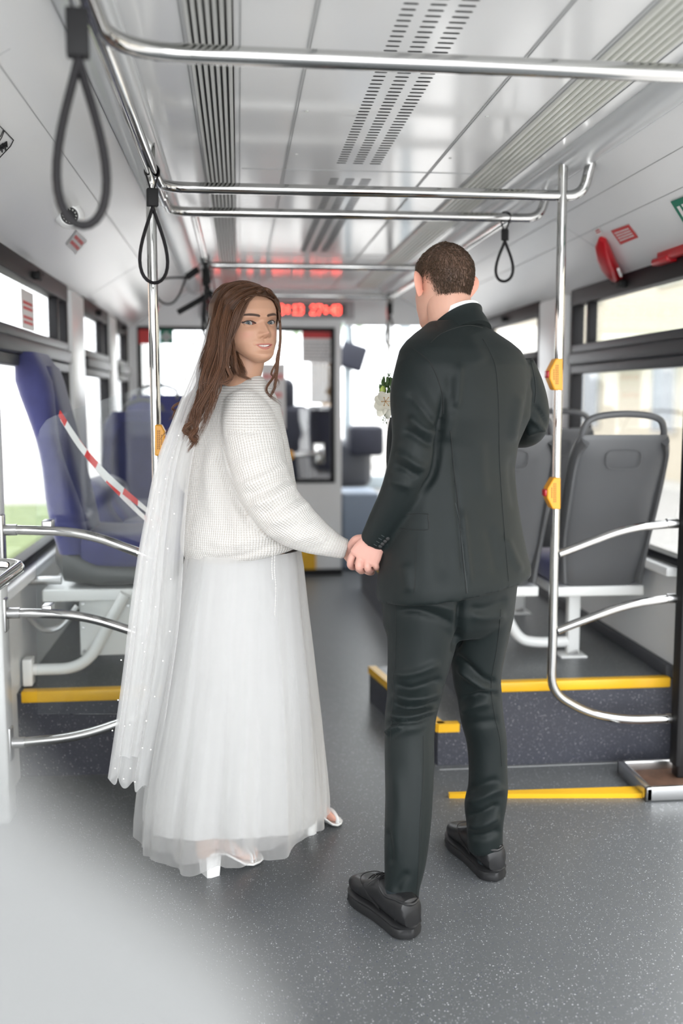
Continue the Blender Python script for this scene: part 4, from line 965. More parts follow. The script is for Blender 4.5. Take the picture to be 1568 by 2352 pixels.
# cloth materials
M['suit'] = mat('dark_green_grey_suiting', (.0068, .0110, .0112), .55, spec=.24, sheen=.03, noise=900, noise_amt=.35, bump=(1100, .25, .0008))
M['suitdk'] = mat('suit_seam', (.004, .006, .006), .7)
M['suitlt'] = mat('suit_edge_thread', (.03, .038, .039), .6)
M['shirt'] = mat('white_shirt', (.84, .85, .86), .6)
M['leather'] = mat('black_leather', (.012, .012, .013), .36, spec=.5, bump=(260, .15, .001))
M['sole'] = mat('black_sole', (.014, .014, .015), .42)
M['sock'] = mat('teal_dotted_sock', (.012, .02, .025), .8)
M['button'] = mat('black_button', (.008, .008, .008), .45, spec=.3)

# ------------------------------------------------------------------ the groom
GY = 2.63; GPSI = math.radians(30)
gbase = np.array([.52, 2.60, 0.0])
SK = np.array((.60, .345, .26))
# body
GT = [(738, 738, 988, 1098, .9), (752, 752, 972, 1118, .8), (766, 766, 952, 1145, .66), (785, 785, 930, 1180, .55), (805, 805, 915, 1205, .55), (840, 840, 906, 1222, .58), (900, 900, 905, 1231, .60), (960, 960, 910, 1224, .60), (1020, 1020, 915, 1196, .60), (1080, 1080, 912, 1187, .60), (1150, 1150, 900, 1193, .62), (1220, 1220, 888, 1204, .64), (1290, 1280, 873, 1216, .66), (1345, 1308, 866, 1223, .68), (1371, 1326, 867, 1222, .68)]
ARM_L = [(958, 838, 2.565, 50), (955, 900, 2.545, 60), (958, 960, 2.525, 61), (952, 1020, 2.515, 54), (940, 1075, 2.515, 52), (915, 1140, 2.535, 46), (885, 1195, 2.56, 40), (856, 1247, 2.585, 33)]
ARM_R = [(1185, 838, 2.70, 42), (1205, 890, 2.71, 44), (1216, 940, 2.725, 45), (1214, 978, 2.76, 44), (1195, 990, 2.84, 40), (1170, 985, 2.94, 36), (1150, 975, 3.02, 32)]
LEG_L = [(968, 1330, 2.62, 92), (968, 1400, 2.615, 90), (970, 1450, 2.61, 86), (963, 1510, 2.60, 77), (955, 1560, 2.59, 70), (950, 1600, 2.575, 65), (943, 1640, 2.555, 62), (940, 1690, 2.525, 60), (940, 1750, 2.50, 60), (939, 1830, 2.475, 58), (935, 1910, 2.455, 56), (930, 1980, 2.44, 51), (923, 2035, 2.43, 44), (921, 2066, 2.425, 43)]
LEG_R = [(1100, 1330, 2.66, 84), (1104, 1400, 2.67, 80), (1103, 1450, 2.68, 70), (1096, 1510, 2.69, 64), (1095, 1560, 2.69, 58), (1101, 1600, 2.69, 54), (1107, 1650, 2.69, 52), (1117, 1700, 2.69, 49), (1120, 1760, 2.685, 47), (1120, 1810, 2.68, 49), (1114, 1850, 2.675, 51), (1113, 1895, 2.67, 45), (1114, 1952, 2.67, 43)]
jk = MB(); jk.rings(torso_rings(GT, GY, GPSI, ex=.86))
p, r = limb(ARM_L); jk.tube(p, r, 28); p, r = limb(ARM_R); jk.tube(p, r, 28)
jm = remesh(jk, .0065, 5)
GF = [  # folds of the jacket seen from behind: polyline, width, depth
    ([(1020, 880), (1016, 940), (1008, 1000), (1004, 1050), (990, 1100), (950, 1150)], 7, -.010), ([(1040, 900), (1036, 960), (1026, 1020)], 12, .004),
    ([(1055, 830), (1052, 880), (1046, 940)], 9, .004), ([(1030, 850), (1034, 900), (1040, 960)], 8, -.004),
    ([(920, 985), (950, 1000), (985, 1020), (1003, 1022)], 8, -.006), ([(935, 955), (970, 985), (1004, 1000)], 9, .006), ([(930, 900), (960, 930), (990, 965), (1008, 985)], 8, -.005),
    ([(905, 1040), (930, 1050), (960, 1070), (985, 1075)], 8, .006), ([(900, 1065), (930, 1078), (965, 1098)], 7, -.006), ([(890, 1100), (915, 1110), (950, 1120)], 9, .004),
    ([(1222, 860), (1215, 930), (1200, 990), (1190, 1025)], 7, -.008), ([(1195, 900), (1186, 960), (1178, 1020)], 12, .004),
    ([(1225, 930), (1240, 950), (1255, 975)], 6, -.004), ([(1205, 1000), (1230, 990), (1255, 985)], 6, .004), ([(1215, 960), (1232, 972), (1250, 992)], 5, .004),
    ([(1180, 1040), (1178, 1100), (1190, 1180)], 12, -.004), ([(1035, 1010), (1050, 1150), (1069, 1360)], 5, -.004), ([(1058, 1160), (1068, 1260), (1078, 1355)], 9, .005),
    ([(930, 1290), (935, 1330), (940, 1365)], 14, .004), ([(1000, 1100), (1010, 1200), (1015, 1350)], 22, -.004), ([(1160, 1230), (1180, 1280), (1200, 1320)], 10, .004), ([(1120, 1200), (1135, 1270), (1145, 1330)], 14, -.003),
    ([(1100, 1000), (1104, 1080), (1110, 1150)], 16, .003), ([(1070, 760), (1090, 800), (1110, 840)], 18, .003),
]
folds(jm, [(a, b, c * 1.6) for a, b, c in GF])
# trousers
tr = MB(); HIP = [(1310, 1300, 885, 1198, .66), (1350, 1345, 876, 1188, .68), (1400, 1395, 878, 1183, .66), (1435, 1430, 880, 1172, .60), (1462, 1455, 890, 1150, .50)]
tr.rings(torso_rings(HIP, 2.645, math.radians(15)))
p, r = limb(LEG_L); tr.tube(p, r, 28); p, r = limb(LEG_R); tr.tube(p, r, 28)
tm = remesh(tr, .0065, 5)
TF = [
    ([(905, 1405), (950, 1400), (1000, 1415), (1050, 1440)], 8, -.006), ([(900, 1390), (950, 1385), (1010, 1392), (1060, 1410)], 9, .005), ([(1060, 1370), (1055, 1430), (1052, 1470), (1035, 1500)], 8, -.014),
    ([(895, 1545), (930, 1550), (970, 1540), (1015, 1520)], 8, .006), ([(900, 1570), (940, 1582), (990, 1570), (1020, 1555)], 8, -.008), ([(897, 1590), (935, 1605), (985, 1600), (1018, 1580)], 8, .008), ([(893, 1610), (930, 1625), (980, 1622), (1010, 1605)], 7, -.009), ([(885, 1640), (930, 1650), (970, 1640), (1005, 1622)], 8, .009), ([(882, 1662), (920, 1658), (960, 1655), (1000, 1640)], 6, -.007), ([(882, 1688), (905, 1672), (925, 1668)], 6, .006), ([(884, 1705), (920, 1680), (960, 1672), (995, 1655)], 9, -.004),
    ([(1035, 1500), (1075, 1530), (1110, 1560), (1148, 1572)], 8, -.008), ([(1045, 1530), (1090, 1565), (1125, 1588), (1153, 1578)], 8, .009), ([(1050, 1605), (1090, 1598), (1125, 1590), (1152, 1600)], 8, -.009), ([(1055, 1640), (1090, 1622), (1130, 1612)], 9, .006), ([(1060, 1660), (1100, 1660), (1150, 1655)], 9, -.004),
    ([(1070, 1395), (1110, 1400), (1170, 1375)], 9, -.005), ([(1080, 1415), (1120, 1420), (1165, 1410)], 9, .004),
    ([(1066, 1845), (1100, 1835), (1140, 1815), (1166, 1812)], 9, .007), ([(1066, 1870), (1105, 1868), (1150, 1845)], 8, -.008), ([(1070, 1898), (1105, 1896), (1150, 1872)], 9, .007), ([(1075, 1918), (1110, 1920), (1152, 1905)], 8, -.007), ([(1068, 1815), (1100, 1805), (1150, 1790)], 9, -.005),
    ([(905, 1750), (915, 1850), (905, 1930), (900, 2000)], 14, .004), ([(890, 1900), (900, 1950), (896, 1990)], 8, -.005), ([(966, 1720), (966, 1850), (960, 1960), (950, 2050)], 6, .003), ([(940, 2000), (915, 2030), (910, 2055)], 9, -.004),
]
folds(tm, [(a, b, c * 1.5) for a, b, c in TF])
# body under the clothes, hands, head
HS = np.array((.62, .34, .28))
bd = MB()
bd.rings(torso_rings([(790, 790, 990, 1120, .5)] + [(s[0], s[1], s[2] + 30, s[3] - 30, s[4] * .85) for s in GT[4:-2]] + [(1350, 1345, 925, 1150, .5), (1420, 1420, 940, 1120, .4)], GY, GPSI))
for A, k in ((ARM_L, .6), (ARM_R, .6), (LEG_L, .62), (LEG_R, .62)):
    p, r = limb([(x, y, Y, w * k) for x, y, Y, w in A]); bd.tube(p, r, 20)
p, r = limb([(1022, 640, 2.645, 42), (1028, 690, 2.645, 52), (1036, 730, 2.645, 55), (1042, 770, 2.645, 74)]); bd.tube(p, r, 28)
for a, b in (((921, 2050, 2.425), (918, 2090, 2.42)), ((1116, 1935, 2.67), (1120, 1975, 2.665))):   # ankles into the shoes
    bd.tube([P(*a), P(*b)], [.028, .022], 18)
bodym = remesh(bd, .0045, 3)
fold_h = MB()
wr = P(862, 1238, 2.575); mc = [P(811, 1273, 2.592), P(827, 1281, 2.580), P(844, 1284, 2.576), P(860, 1283, 2.578)]
def flatloop(c, u, v, a, b, n=20): return [c + u * a * math.cos(t) + v * b * math.sin(t) for t in np.linspace(0, 2 * math.pi, n, endpoint=False)]
axd = (mc[1] + mc[2]) / 2 - wr; axd /= np.linalg.norm(axd); lat = mc[3] - mc[0]; lat -= axd * (lat @ axd); lat /= np.linalg.norm(lat); nrm = np.cross(axd, lat)
L = []
for t, a, b in ((-.25, .030, .022), (0, .030, .021), (.35, .036, .017), (.7, .041, .015), (1.0, .042, .0125), (1.12, .036, .009)):
    L.append(flatloop(wr * (1 - t) + (mc[1] + mc[2]) / 2 * t, lat, nrm, a, b))
fold_h.rings(L)
pip = [(804, 1296, 2.598), (824, 1303, 2.572), (844, 1305, 2.568), (863, 1300, 2.572)]; dip = [(812, 1303, 2.63), (832, 1311, 2.608), (850, 1311, 2.604), (866, 1304, 2.604)]; tip = [(822, 1292, 2.648), (838, 1301, 2.632), (854, 1302, 2.628), (868, 1297, 2.626)]
for k in range(4):
    rr = (.0092, .0098, .0095, .0085)[k]
    fold_h.tube(crom([wr * .35 + mc[k] * .65, mc[k], P(*pip[k]), P(*dip[k]), P(*tip[k])], 6), [rr * s for s in np.interp(np.linspace(0, 1, 25), [0, .25, .5, .75, 1], [.85, 1.06, 1.03, .92, .75])], 14)
fold_h.tube(crom([P(840, 1238, 2.60), P(820, 1240, 2.615), P(808, 1252, 2.635), P(806, 1270, 2.655), P(814, 1284, 2.664)], 6), [.013 * s for s in np.interp(np.linspace(0, 1, 25), [0, .3, .6, 1], [1, 1.05, .85, .65])], 14)
hm_l = remesh(fold_h, .0018, 3)
# right hand, closed round nothing more than the air behind the torso: relaxed
hr = MB(); w0 = P(1150, 975, 3.02); dh = np.array([-.15, .95, -.12]); dh /= np.linalg.norm(dh); lh = np.cross(dh, [0, 0, 1]); lh /= np.linalg.norm(lh); nh = np.cross(lh, dh)
hr.rings([flatloop(w0 + dh * t, lh, nh, a, b) for t, a, b in ((-.03, .028, .021), (.0, .029, .02), (.045, .040, .016), (.09, .041, .013), (.10, .036, .01))])
for k, o_ in enumerate((-.030, -.010, .010, .030)):
    s0 = w0 + dh * .085 + lh * o_; ln = (.072, .080, .075, .060)[k]
    hr.tube(crom([s0, s0 + dh * ln * .45 - nh * .004, s0 + dh * ln * .8 - nh * .018, s0 + dh * ln * .95 - nh * .036], 5), np.interp(np.linspace(0, 1, 16), [0, .6, 1], [.0095, .0085, .006]), 12)
s0 = w0 + dh * .02 - lh * .030; hr.tube(crom([s0, s0 + dh * .03 - lh * .022, s0 + dh * .065 - lh * .03 - nh * .01], 6), np.interp(np.linspace(0, 1, 13), [0, .5, 1], [.013, .0105, .0075]), 12)
hm_r = remesh(hr, .0022, 3)
GH = frame((-.40, .92, -.03)); GS = (.955, .93, 1.0); GHO = P(1020, 757, 2.655) - GH @ np.array([0, -.006, 0]) * 1
hv, hf, hc, ht, _ = head_mesh(tuple(SK), True, 150, 180)
hz = hv[:, 2]; ua = np.abs(ht)
zh = np.interp(ua, [0, .8, 1.1, 1.32, 1.5, 1.6, 1.85, 2.2, 2.6, 3.2], [.182, .176, .140, .105, .100, .130, .120, .078, .058, .048])
cov = sstep(-.010, .034, hz - zh)
hc = hc * (1 - (cov * .85)[:, None]) + np.array((.055, .034, .022)) * (cov * .85)[:, None]
hw_ = xf(hv, GH, GHO, GS)
parts = [(*mesh_parts(bodym), SK), (*mesh_parts(hm_l), HS), (*mesh_parts(hm_r), HS), (hw_, hf, hc)]
for s in (-1, 1):
    ev, ef = ear_mesh(s, .62, .004); parts.append((xf(ev, GH, GHO, GS), ef, (.74, .36, .27)))
gm = join(parts)
groom = place(gm, 'person', M['skin'], None, gbase); tag(groom, 'person in dark green suit seen from behind, holding the hand of the person in white', 'person')
place(jm, 'jacket', M['suit'], groom, gbase); jacket = bpy.data.objects['jacket']
place(tm, 'trousers', M['suit'], groom, gbase); trousers = bpy.data.objects['trousers']
# cropped hair: thousands of short tapered hairs over the scalp
rnd = random.Random(5); nrng = np.random.default_rng(5)
nn = hv / np.array([.075 ** 2, .095 ** 2, .12 ** 2]) ; cen = np.array([0, -.008, .125]); nn = (hv - cen) / np.array([.075 ** 2, .095 ** 2, .11 ** 2]); nn /= np.linalg.norm(nn, axis=1)[:, None]
idx = np.nonzero(cov > .05)[0]; paths = []
pick = nrng.choice(idx, 20000)
for i in pick:
    if nrng.random() > cov[i] ** .8: continue
    p0 = hv[i] + nrng.normal(0, .0012, 3) * [1, 1, 1]; p0 = p0 - nn[i] * .001; bl_ = float(sstep(.165, .215, hz[i])) if hv[i][1] < .02 else 1.0; d = np.array([0, -.3, -1.0]) * (1 - bl_) + np.array([hv[i][0] * 6, -.9 if hv[i][1] < -.03 else .9, .1]) * bl_ + nrng.normal(0, .22, 3)
    d = d - nn[i] * (d @ nn[i]); d /= np.linalg.norm(d) + 1e-6; ln = (.003 + .0055 * cov[i]) * nrng.uniform(.7, 1.2); lift = .35
    p1 = p0 + (d + nn[i] * lift) * ln * .55; p2 = p1 + (d + nn[i] * lift * .35) * ln * .45
    c = np.array((.062, .036, .020)) * nrng.uniform(.6, 1.9)
    paths.append((xf(np.array([p0, p1, p2]), GH, GHO, GS), [.00048, .0004, .0001], c))
strands_mesh(paths, 'hair', M['hair'], groom, 3, gbase)
# shirt collar and jacket collar
def collar(c, ax, ay, psi, tilt, levels, m, name, parent, gap=0):
    Lh = np.array([math.cos(psi), math.sin(psi), 0]); Dh = np.array([-math.sin(psi), math.cos(psi), 0]); R = []
    for h, gr in levels:
        q = []
        for t in np.linspace(0, 2 * math.pi, 64, endpoint=False):
            dd = (ay + gr) * math.sin(t); q.append(c + Lh * (ax + gr) * math.cos(t) + Dh * dd + np.array([0, 0, h - tilt * dd]))
        R.append(q)
    return MB().rings(R, cap=False, loop=True).build(name, m, parent, sharp=60)
cc = P(1040, 733, 2.65)
collar(cc, .0655, .068, math.radians(33), .58, [(-.05, .004), (.004, .002), (.006, -.001), (.004, -.003), (-.05, -.001)], M['shirt'], 'shirt_collar', groom)
collar(cc + np.array([.003, 0, -.012]), .068, .070, math.radians(33), .69, [(-.066, .030), (-.038, .018), (-.014, .006), (-.002, .005), (-.002, .001), (-.018, .0), (-.066, .018)], M['suit'], 'jacket_collar', groom)
# seams, vent, pocket flap, cuff buttons, laid on the jacket surface
jb = bvh_of(jm) if False else BVHTree.FromPolygons([tuple(x + gbase) for x in get_v(jm)], [tuple(q.vertices) for q in jm.polygons])
tb = BVHTree.FromPolygons([tuple(x + gbase) for x in get_v(tm)], [tuple(q.vertices) for q in tm.polygons])
def seams(bv, lines, r, m, name, parent, off=.0004):
    for ln in lines:
        mb = MB()
        q = surf_line(bv, ln, off)
        if len(q) > 2:
            run = [q[0]]
            for a in q[1:]:
                if np.linalg.norm(a - run[-1]) > .03:
                    if len(run) > 2: mb.tube(run, r, 6)
                    run = [a]
                else: run.append(a)
            if len(run) > 2: mb.tube(run, r, 6)
        if mb.v: mb.build(name, m, parent)
seams(jb, [[(1108, 778), (1128, 815), (1139, 850), (1145, 930), (1147, 1050), (1155, 1180), (1168, 1335)]], .0009, M['suitdk'], 'centre_seam', jacket)
seams(jb, [[(1034, 990), (1042, 1080), (1052, 1160), (1061, 1260), (1071, 1364)]], .0013, M['suitdk'], 'side_vent', jacket)
seams(jb, [[(1045, 1155), (1055, 1200), (1064, 1280), (1073, 1362)]], .0010, M['suitlt'], 'vent_edge', jacket)
seams(jb, [[(948, 800), (985, 830), (1005, 870), (1016, 910), (1018, 950)], [(1214, 815), (1224, 850), (1230, 890), (1228, 925)]], .0012, M['suitdk'], 'armhole_seam', jacket)
seams(jb, [[(918, 1214), (950, 1217), (980, 1217), (985, 1210), (983, 1190), (984, 1181)], [(932, 1182), (960, 1180), (984, 1181)]], .0011, M['suitdk'], 'pocket_flap', jacket)
seams(jb, [[(956, 1240), (954, 1300), (951, 1368)]], .0009, M['suitdk'], 'side_seam', jacket)
seams(jb, [[(988, 788), (1010, 768), (1040, 755), (1075, 747), (1108, 752)]], .0012, M['suitdk'], 'collar_seam', jacket)
seams(tb, [[(908, 1372), (909, 1450), (906, 1530), (902, 1560), (904, 1590), (900, 1640), (896, 1700)], [(972, 1690), (972, 1780), (965, 1880), (962, 1980), (956, 2055)], [(1150, 1400), (1142, 1480), (1128, 1570), (1135, 1640), (1148, 1700), (1152, 1760)], [(1078, 1700), (1080, 1780), (1078, 1830)]], .0009, M['suitdk'], 'trouser_seam', trousers)
for px, py in ((873, 1255.5), (878, 1249.5), (884, 1243.5), (890, 1237.5)):
    h = hit(jb, px, py, .002)
    if h is not None:
        mb = MB(); mb.tube([h + [0, .003, 0], h + [0, -.001, 0], h + [0, -.0015, 0]], [.0052, .0052, .0038], 14); mb.build('cuff_button', M['button'], jacket)
seams(jb, [[(875, 1229), (882, 1233)], [(869, 1236), (876, 1240)], [(864, 1243), (871, 1247)], [(858, 1250), (865, 1254)]], .0011, M['suitlt'], 'buttonhole', jacket)
# lapel edge seen past the arm
mb = MB(); mb.tube(crom([P(905, 960, 2.70), P(899, 1000, 2.70), P(897, 1060, 2.69), P(902, 1110, 2.68)], 6), [(.012, .006)] * 19, 10); mb.build('lapel_edge', M['suitdk'], jacket)
# shoes
def shoe(heel, toe, parent, name, z0=0.0, L=.300, lift=0.0):
    d = toe - heel; d[2] = 0; d /= np.linalg.norm(d); rgt = np.array([d[1], -d[0], 0]); u = np.array([0, 0, 1.0])
    def pt(s, x, z): return heel + d * s + rgt * x + u * (z + z0 + max(0, (.16 - s)) * lift)
    S = np.array([0, .012, .04, .09, .14, .19, .23, .26, .285, .298]) * (L / .30); Wd = np.array([.024, .035, .0395, .0385, .039, .046, .049, .045, .033, .014])
    def ringat(i, z, sc, k=24):
        return None
    n = 40; th = np.linspace(0, 2 * math.pi, n, endpoint=False)
    def outline(g, z, zf=None):
        q = []
        for t in th:
            s = (S[0] - g) + (S[-1] - S[0] + 2 * g) * (.5 - .5 * math.cos(t)); w = np.interp(s, S, Wd) * 1.0 + g
            e = abs(math.sin(t)) ** .35 if True else 1
            edge = min(1, (s - S[0] + g) / .02, (S[-1] + g - s) / .03) ; edge = max(edge, 0) ** .5
            x = math.copysign(w * edge, math.sin(t)) if abs(math.sin(t)) > 1e-6 else 0
            zz = z + (.012 * max(0, (s - .20) / .1) ** 1.5 if s > .20 else 0)
            q.append(pt(s, x, zz))
        return q
    sole = MB(); sole.rings([outline(-.004, .0), outline(.002, .004), outline(.004, .018), outline(.001, .027), outline(.004, .034), outline(-.002, .037)])
    so = sole.build('sole', M['sole'], parent)
    cl = MB()
    for k in range(9):
        s = .035 + k * .027
        for x in (-1, 1): w = np.interp(s, S, Wd) + .002; a = pt(s, x * w * .86, .0055); cl.ball(a, (.006, .006, .006), 8, 5)
    cl.build('tread', M['sole'], so)
    up_ = MB(); R = []
    prof = [(.002, .035, .080, .9), (.012, .035, .104, .98), (.04, .035, .108, 1.0), (.09, .035, .098, 1.0), (.125, .035, .114, 1.0), (.16, .035, .106, 1.0), (.20, .035, .088, 1.0), (.235, .036, .079, 1.0), (.262, .038, .074, 1.0), (.282, .040, .066, 1.0), (.293, .043, .056, 1.0)]
    for s, zb, zt, k in prof:
        s *= L / .30; w = np.interp(s, S, Wd) * (.97); q = []
        for t in np.linspace(0, 2 * math.pi, 28, endpoint=False):
            c_, s_ = math.cos(t), math.sin(t); zz = zb + (zt - zb) * (.5 + .5 * sgp(s_, .7)); tapr = 1 - .17 * ((zz - zb) / (zt - zb + 1e-6)) ** 2
            q.append(pt(s, w * sgp(c_, .62) * tapr, zz))
        R.append(q)
    up_.rings(R); uo = up_.build('upper', M['leather'], parent)
    cb_ = MB(); loop = [pt(s, x, z) for s, x, z in ((.004, 0, .092), (.012, .021, .096), (.04, .027, .094), (.085, .0285, .086), (.12, .024, .102), (.135, 0, .115), (.12, -.024, .102), (.085, -.0285, .086), (.04, -.027, .094), (.012, -.021, .096))]
    cb_.tube(crom(loop, 5, loop=True), .0042, 8, loop=True); cb_.build('padded_collar', M['leather'], uo)
    st = MB(); 
    for off in (.0, .004): st.tube(crom([pt(.10, -.0375, .045 + off), pt(.15, -.040, .062 + off), pt(.195, -.034, .086), pt(.215, 0, .0875), pt(.195, .034, .086), pt(.15, .040, .062 + off), pt(.10, .0375, .045 + off)], 6), .0011, 5)
    st.tube(crom([pt(.03, -.034, .045), pt(.05, -.033, .075)], 6), .0012, 5); st.tube(crom([pt(.03, .034, .045), pt(.05, .033, .075)], 6), .0012, 5)
    st.build('stitching', M['sole'], uo)
    lc = MB()
    for k in range(4): s = .128 + k * .017; z = .120 - k * .0085; lc.tube(crom([pt(s, -.022, z - .008), pt(s + .004, 0, z), pt(s, .022, z - .008)], 5), .0018, 6)
    lc.tube(crom([pt(.125, 0, .120), pt(.118, .016, .132), pt(.125, .030, .132), pt(.130, .012, .122)], 6), .0016, 6); lc.tube(crom([pt(.125, 0, .120), pt(.118, -.016, .132), pt(.125, -.030, .130), pt(.130, -.012, .122)], 6), .0016, 6); lc.tube(crom([pt(.127, 0, .12), pt(.14, -.03, .105), pt(.15, -.042, .09)], 6), .0016, 6)
    lc.build('laces', M['sole'], uo)
    return so
def PF(px, py): return PZ(px, py, 0.0)
e1 = empty('shoe', PF(940, 2150)); e1.parent = groom; e1.location = tuple(PF(940, 2150) - gbase); WORG[e1.name] = tuple(PF(940, 2150))
shoe(PF(950, 2163) + [0, .010, 0], PF(838, 2070), e1, 'shoe', L=.275)
e2 = empty('shoe', (0, 0, 0)); e2.parent = groom; e2.location = tuple(PF(1130, 2010) - gbase); WORG[e2.name] = tuple(PF(1130, 2010))
shoe(PF(1143, 2030) + [0, .010, 0], PF(1038, 1925), e2, 'shoe', L=.29)
sk = MB(); sk.tube([P(918, 2040, 2.425), P(917, 2072, 2.42), P(917, 2100, 2.415)], [.040, .033, .027], 20); sk.tube([P(1115, 1925, 2.67), P(1117, 1955, 2.67), P(1119, 1985, 2.67)], [.040, .032, .027], 20); so = sk.build('socks', M['sock'], groom)
tl = mat('teal_leaf', (.0, .28, .22), .7); mb = MB(); sbv = BVHTree.FromPolygons([tuple(v) for v in sk.v], [tuple(f) for f in sk.f])
for k in range(9):
    for s in (-1, 1):
        h = hit(sbv, 889 + k * .8 + s * 2.2, 2062 + k * 2.0, .001)
        if h is not None: mb.ball(h, (.0022, .0012, .0012), 6, 4)
if mb.v: mb.build('leaf_pattern', tl, so)
# boutonniere
bo = empty('boutonniere', P(884, 925, 2.70)); tag(bo, 'white flower boutonniere with green sprigs pinned on the dark suit', 'boutonniere')
M['petal'] = mat('cream_petal', (.86, .82, .70), .5, sss=.1); M['sprig'] = mat('sprig_green', (.05, .10, .025), .6); M['bud'] = mat('bud_green', (.36, .46, .10), .5)
def petal(c, d, n, l, w, curl, m, name):
    d = np.array(d, float); d /= np.linalg.norm(d); n = np.array(n, float); n -= d * (n @ d); n /= np.linalg.norm(n); b = np.cross(d, n); up, lo = [], []
    R = []
    for i in range(9):
        t = i / 8; ww = w * math.sin(math.pi * min(1, .12 + t * .80)) ** .8; base = c + d * l * t + n * (curl * l * t * t); row = []
        for k in range(7): s = (k - 3) / 3; row.append(base + b * ww * s + n * (.22 * ww * s * s + .05 * ww * math.sin(t * 9 + s * 5)))
        R.append(row + [q - n * .0006 for q in row[::-1]])
    return MB().rings(R).build(name, m, bo)
c0 = P(884, 922, 2.69)
for a, l, w in ((-2.6, .040, .016), (-2.0, .043, .015), (-1.4, .046, .014), (2.9, .036, .015), (2.2, .034, .014), (-.7, .03, .014), (.9, .03, .013)):
    petal(c0, (math.cos(a), -.35, math.sin(a)), (0, -1, .1), l, w, -.25 if l > .04 else .15, M['petal'], 'petal')
mb = MB()
for k in range(6): a = k * 1.05; mb.tube([c0 + [0, -.006, 0], c0 + [.012 * math.cos(a), -.022, .012 * math.sin(a)]], .0008, 5); mb.ball(c0 + [.012 * math.cos(a), -.022, .012 * math.sin(a)], .0017, 6, 4)
mb.build('stamens', mat('stamen_tan', (.55, .30, .10), .6), bo)
mb = MB(); rn = random.Random(3)
for k in range(46):
    x = rn.uniform(872, 903); y = rn.uniform(872, 905) - abs(x - 892) * .2; c = P(x, y, 2.695 + rn.uniform(-.01, .01)); a = rn.uniform(.6, 2.6); d = np.array([math.cos(a), -.3, math.sin(a)]); mb.ball(c, (.0035, .002, .008), 6, 5)
for x0, y0, x1, y1 in ((890, 890, 878, 866), (893, 885, 893, 862), (896, 950, 884, 968), (898, 940, 880, 960)): mb.tube(crom([P(x0, y0, 2.69), P((x0 + x1) / 2 - 3, (y0 + y1) / 2, 2.685), P(x1, y1, 2.68)], 4), .0008, 5); [mb.ball(P(x1 + rn.uniform(-4, 4), y1 + rn.uniform(-4, 6), 2.68), .0016, 5, 4) for _ in range(5)]
mb.build('sprigs', M['sprig'], bo)
MB().ball(P(879, 897, 2.685), (.008, .006, .013), 12, 8).build('bud', M['bud'], bo)
# ------------------------------------------------------------------ the bride
def attr_vec(me, name, arr):
    a = me.attributes.new(name, 'FLOAT_VECTOR', 'POINT'); a.data.foreach_set('vector', np.asarray(arr, float).ravel())
def knit_material():
    m = mat('cream_knit', (.80, .775, .735), .85, spec=.2, sheen=.3); N = m.node_tree.nodes; L = m.node_tree.links; b = N['Principled BSDF']
    a = N.new('ShaderNodeAttribute'); a.attribute_name = 'knit'; s = N.new('ShaderNodeSeparateXYZ'); L.new(a.outputs['Vector'], s.inputs[0])
    def mth(op, x, y=None):
        n = N.new('ShaderNodeMath'); n.operation = op
        for i, q in enumerate((x, y)):
            if q is None: continue
            if isinstance(q, (int, float)): n.inputs[i].default_value = q
            else: L.new(q, n.inputs[i])
        return n.outputs[0]
    su = mth('SINE', mth('MULTIPLY', s.outputs['X'], 2 * math.pi / .0150)); sv = mth('SINE', mth('MULTIPLY', s.outputs['Y'], 2 * math.pi / .0066))
    rib = mth('ABSOLUTE', su); st = mth('MULTIPLY', mth('ADD', sv, 1.0), .25); h = mth('ADD', rib, mth('MULTIPLY', st, rib))
    bp = N.new('ShaderNodeBump'); bp.inputs['Strength'].default_value = .55; bp.inputs['Distance'].default_value = .0026; L.new(h, bp.inputs['Height']); L.new(bp.outputs[0], b.inputs['Normal'])
    hole = mth('MULTIPLY', mth('SUBTRACT', 1.0, rib), mth('MULTIPLY', mth('ADD', sv, 1.0), .5)); mx = N.new('ShaderNodeMix'); mx.data_type = 'RGBA'
    L.new(mth('MULTIPLY', hole, .55), mx.inputs['Factor']); mx.inputs['A'].default_value = (.65, .635, .61, 1); mx.inputs['B'].default_value = (.38, .31, .24, 1); L.new(mx.outputs['Result'], b.inputs['Base Color'])
    return m
M['knit'] = knit_material()
M['tulle'] = veil_mat('white_tulle', (.80, .795, .79), .30, .45)
M['veil'] = veil_mat('veil_tulle', (.86, .858, .855), .50, .35)
M['lining'] = mat('white_satin_lining', (.57, .568, .565), .6)
M['sandal'] = mat('white_sandal_leather', (.82, .82, .81), .4)
M['pearl'] = mat('pearl', (.85, .83, .80), .15, coat=.5)
M['eyew'] = mat('eye_white', (.40, .385, .375), .12, spec=.6); M['iris'] = mat('iris_grey_blue', (.045, .062, .07), .15, spec=.7, noise=900, noise_amt=.4); M['teeth'] = mat('teeth', (.80, .77, .72), .2)
BY = 2.88; BPSI = math.radians(-27)
bbase = np.array([.03, 2.88, 0.0]); SB = np.array((.50, .285, .19))
BT = [(866, 862, 545, 598, .8), (876, 874, 520, 610, .75), (890, 888, 494, 620, .72), (912, 908, 474, 632, .70), (945, 940, 455, 643, .70), (1000, 1000, 440, 656, .70), (1060, 1060, 432, 668, .72), (1120, 1120, 428, 678, .74), (1180, 1178, 424, 688, .76), (1230, 1218, 417, 693, .78), (1262, 1236, 418, 694, .78), (1288, 1246, 430, 691, .76), (1302, 1248, 446, 686, .74)]
B_R = [(552, 915, 2.83, 40), (566, 955, 2.80, 58), (582, 1010, 2.765, 66), (592, 1060, 2.745, 65), (606, 1110, 2.725, 65), (632, 1160, 2.705, 62), (672, 1200, 2.69, 58), (715, 1228, 2.675, 46), (752, 1246, 2.665, 34), (776, 1256, 2.662, 27), (796, 1262, 2.66, 24)]
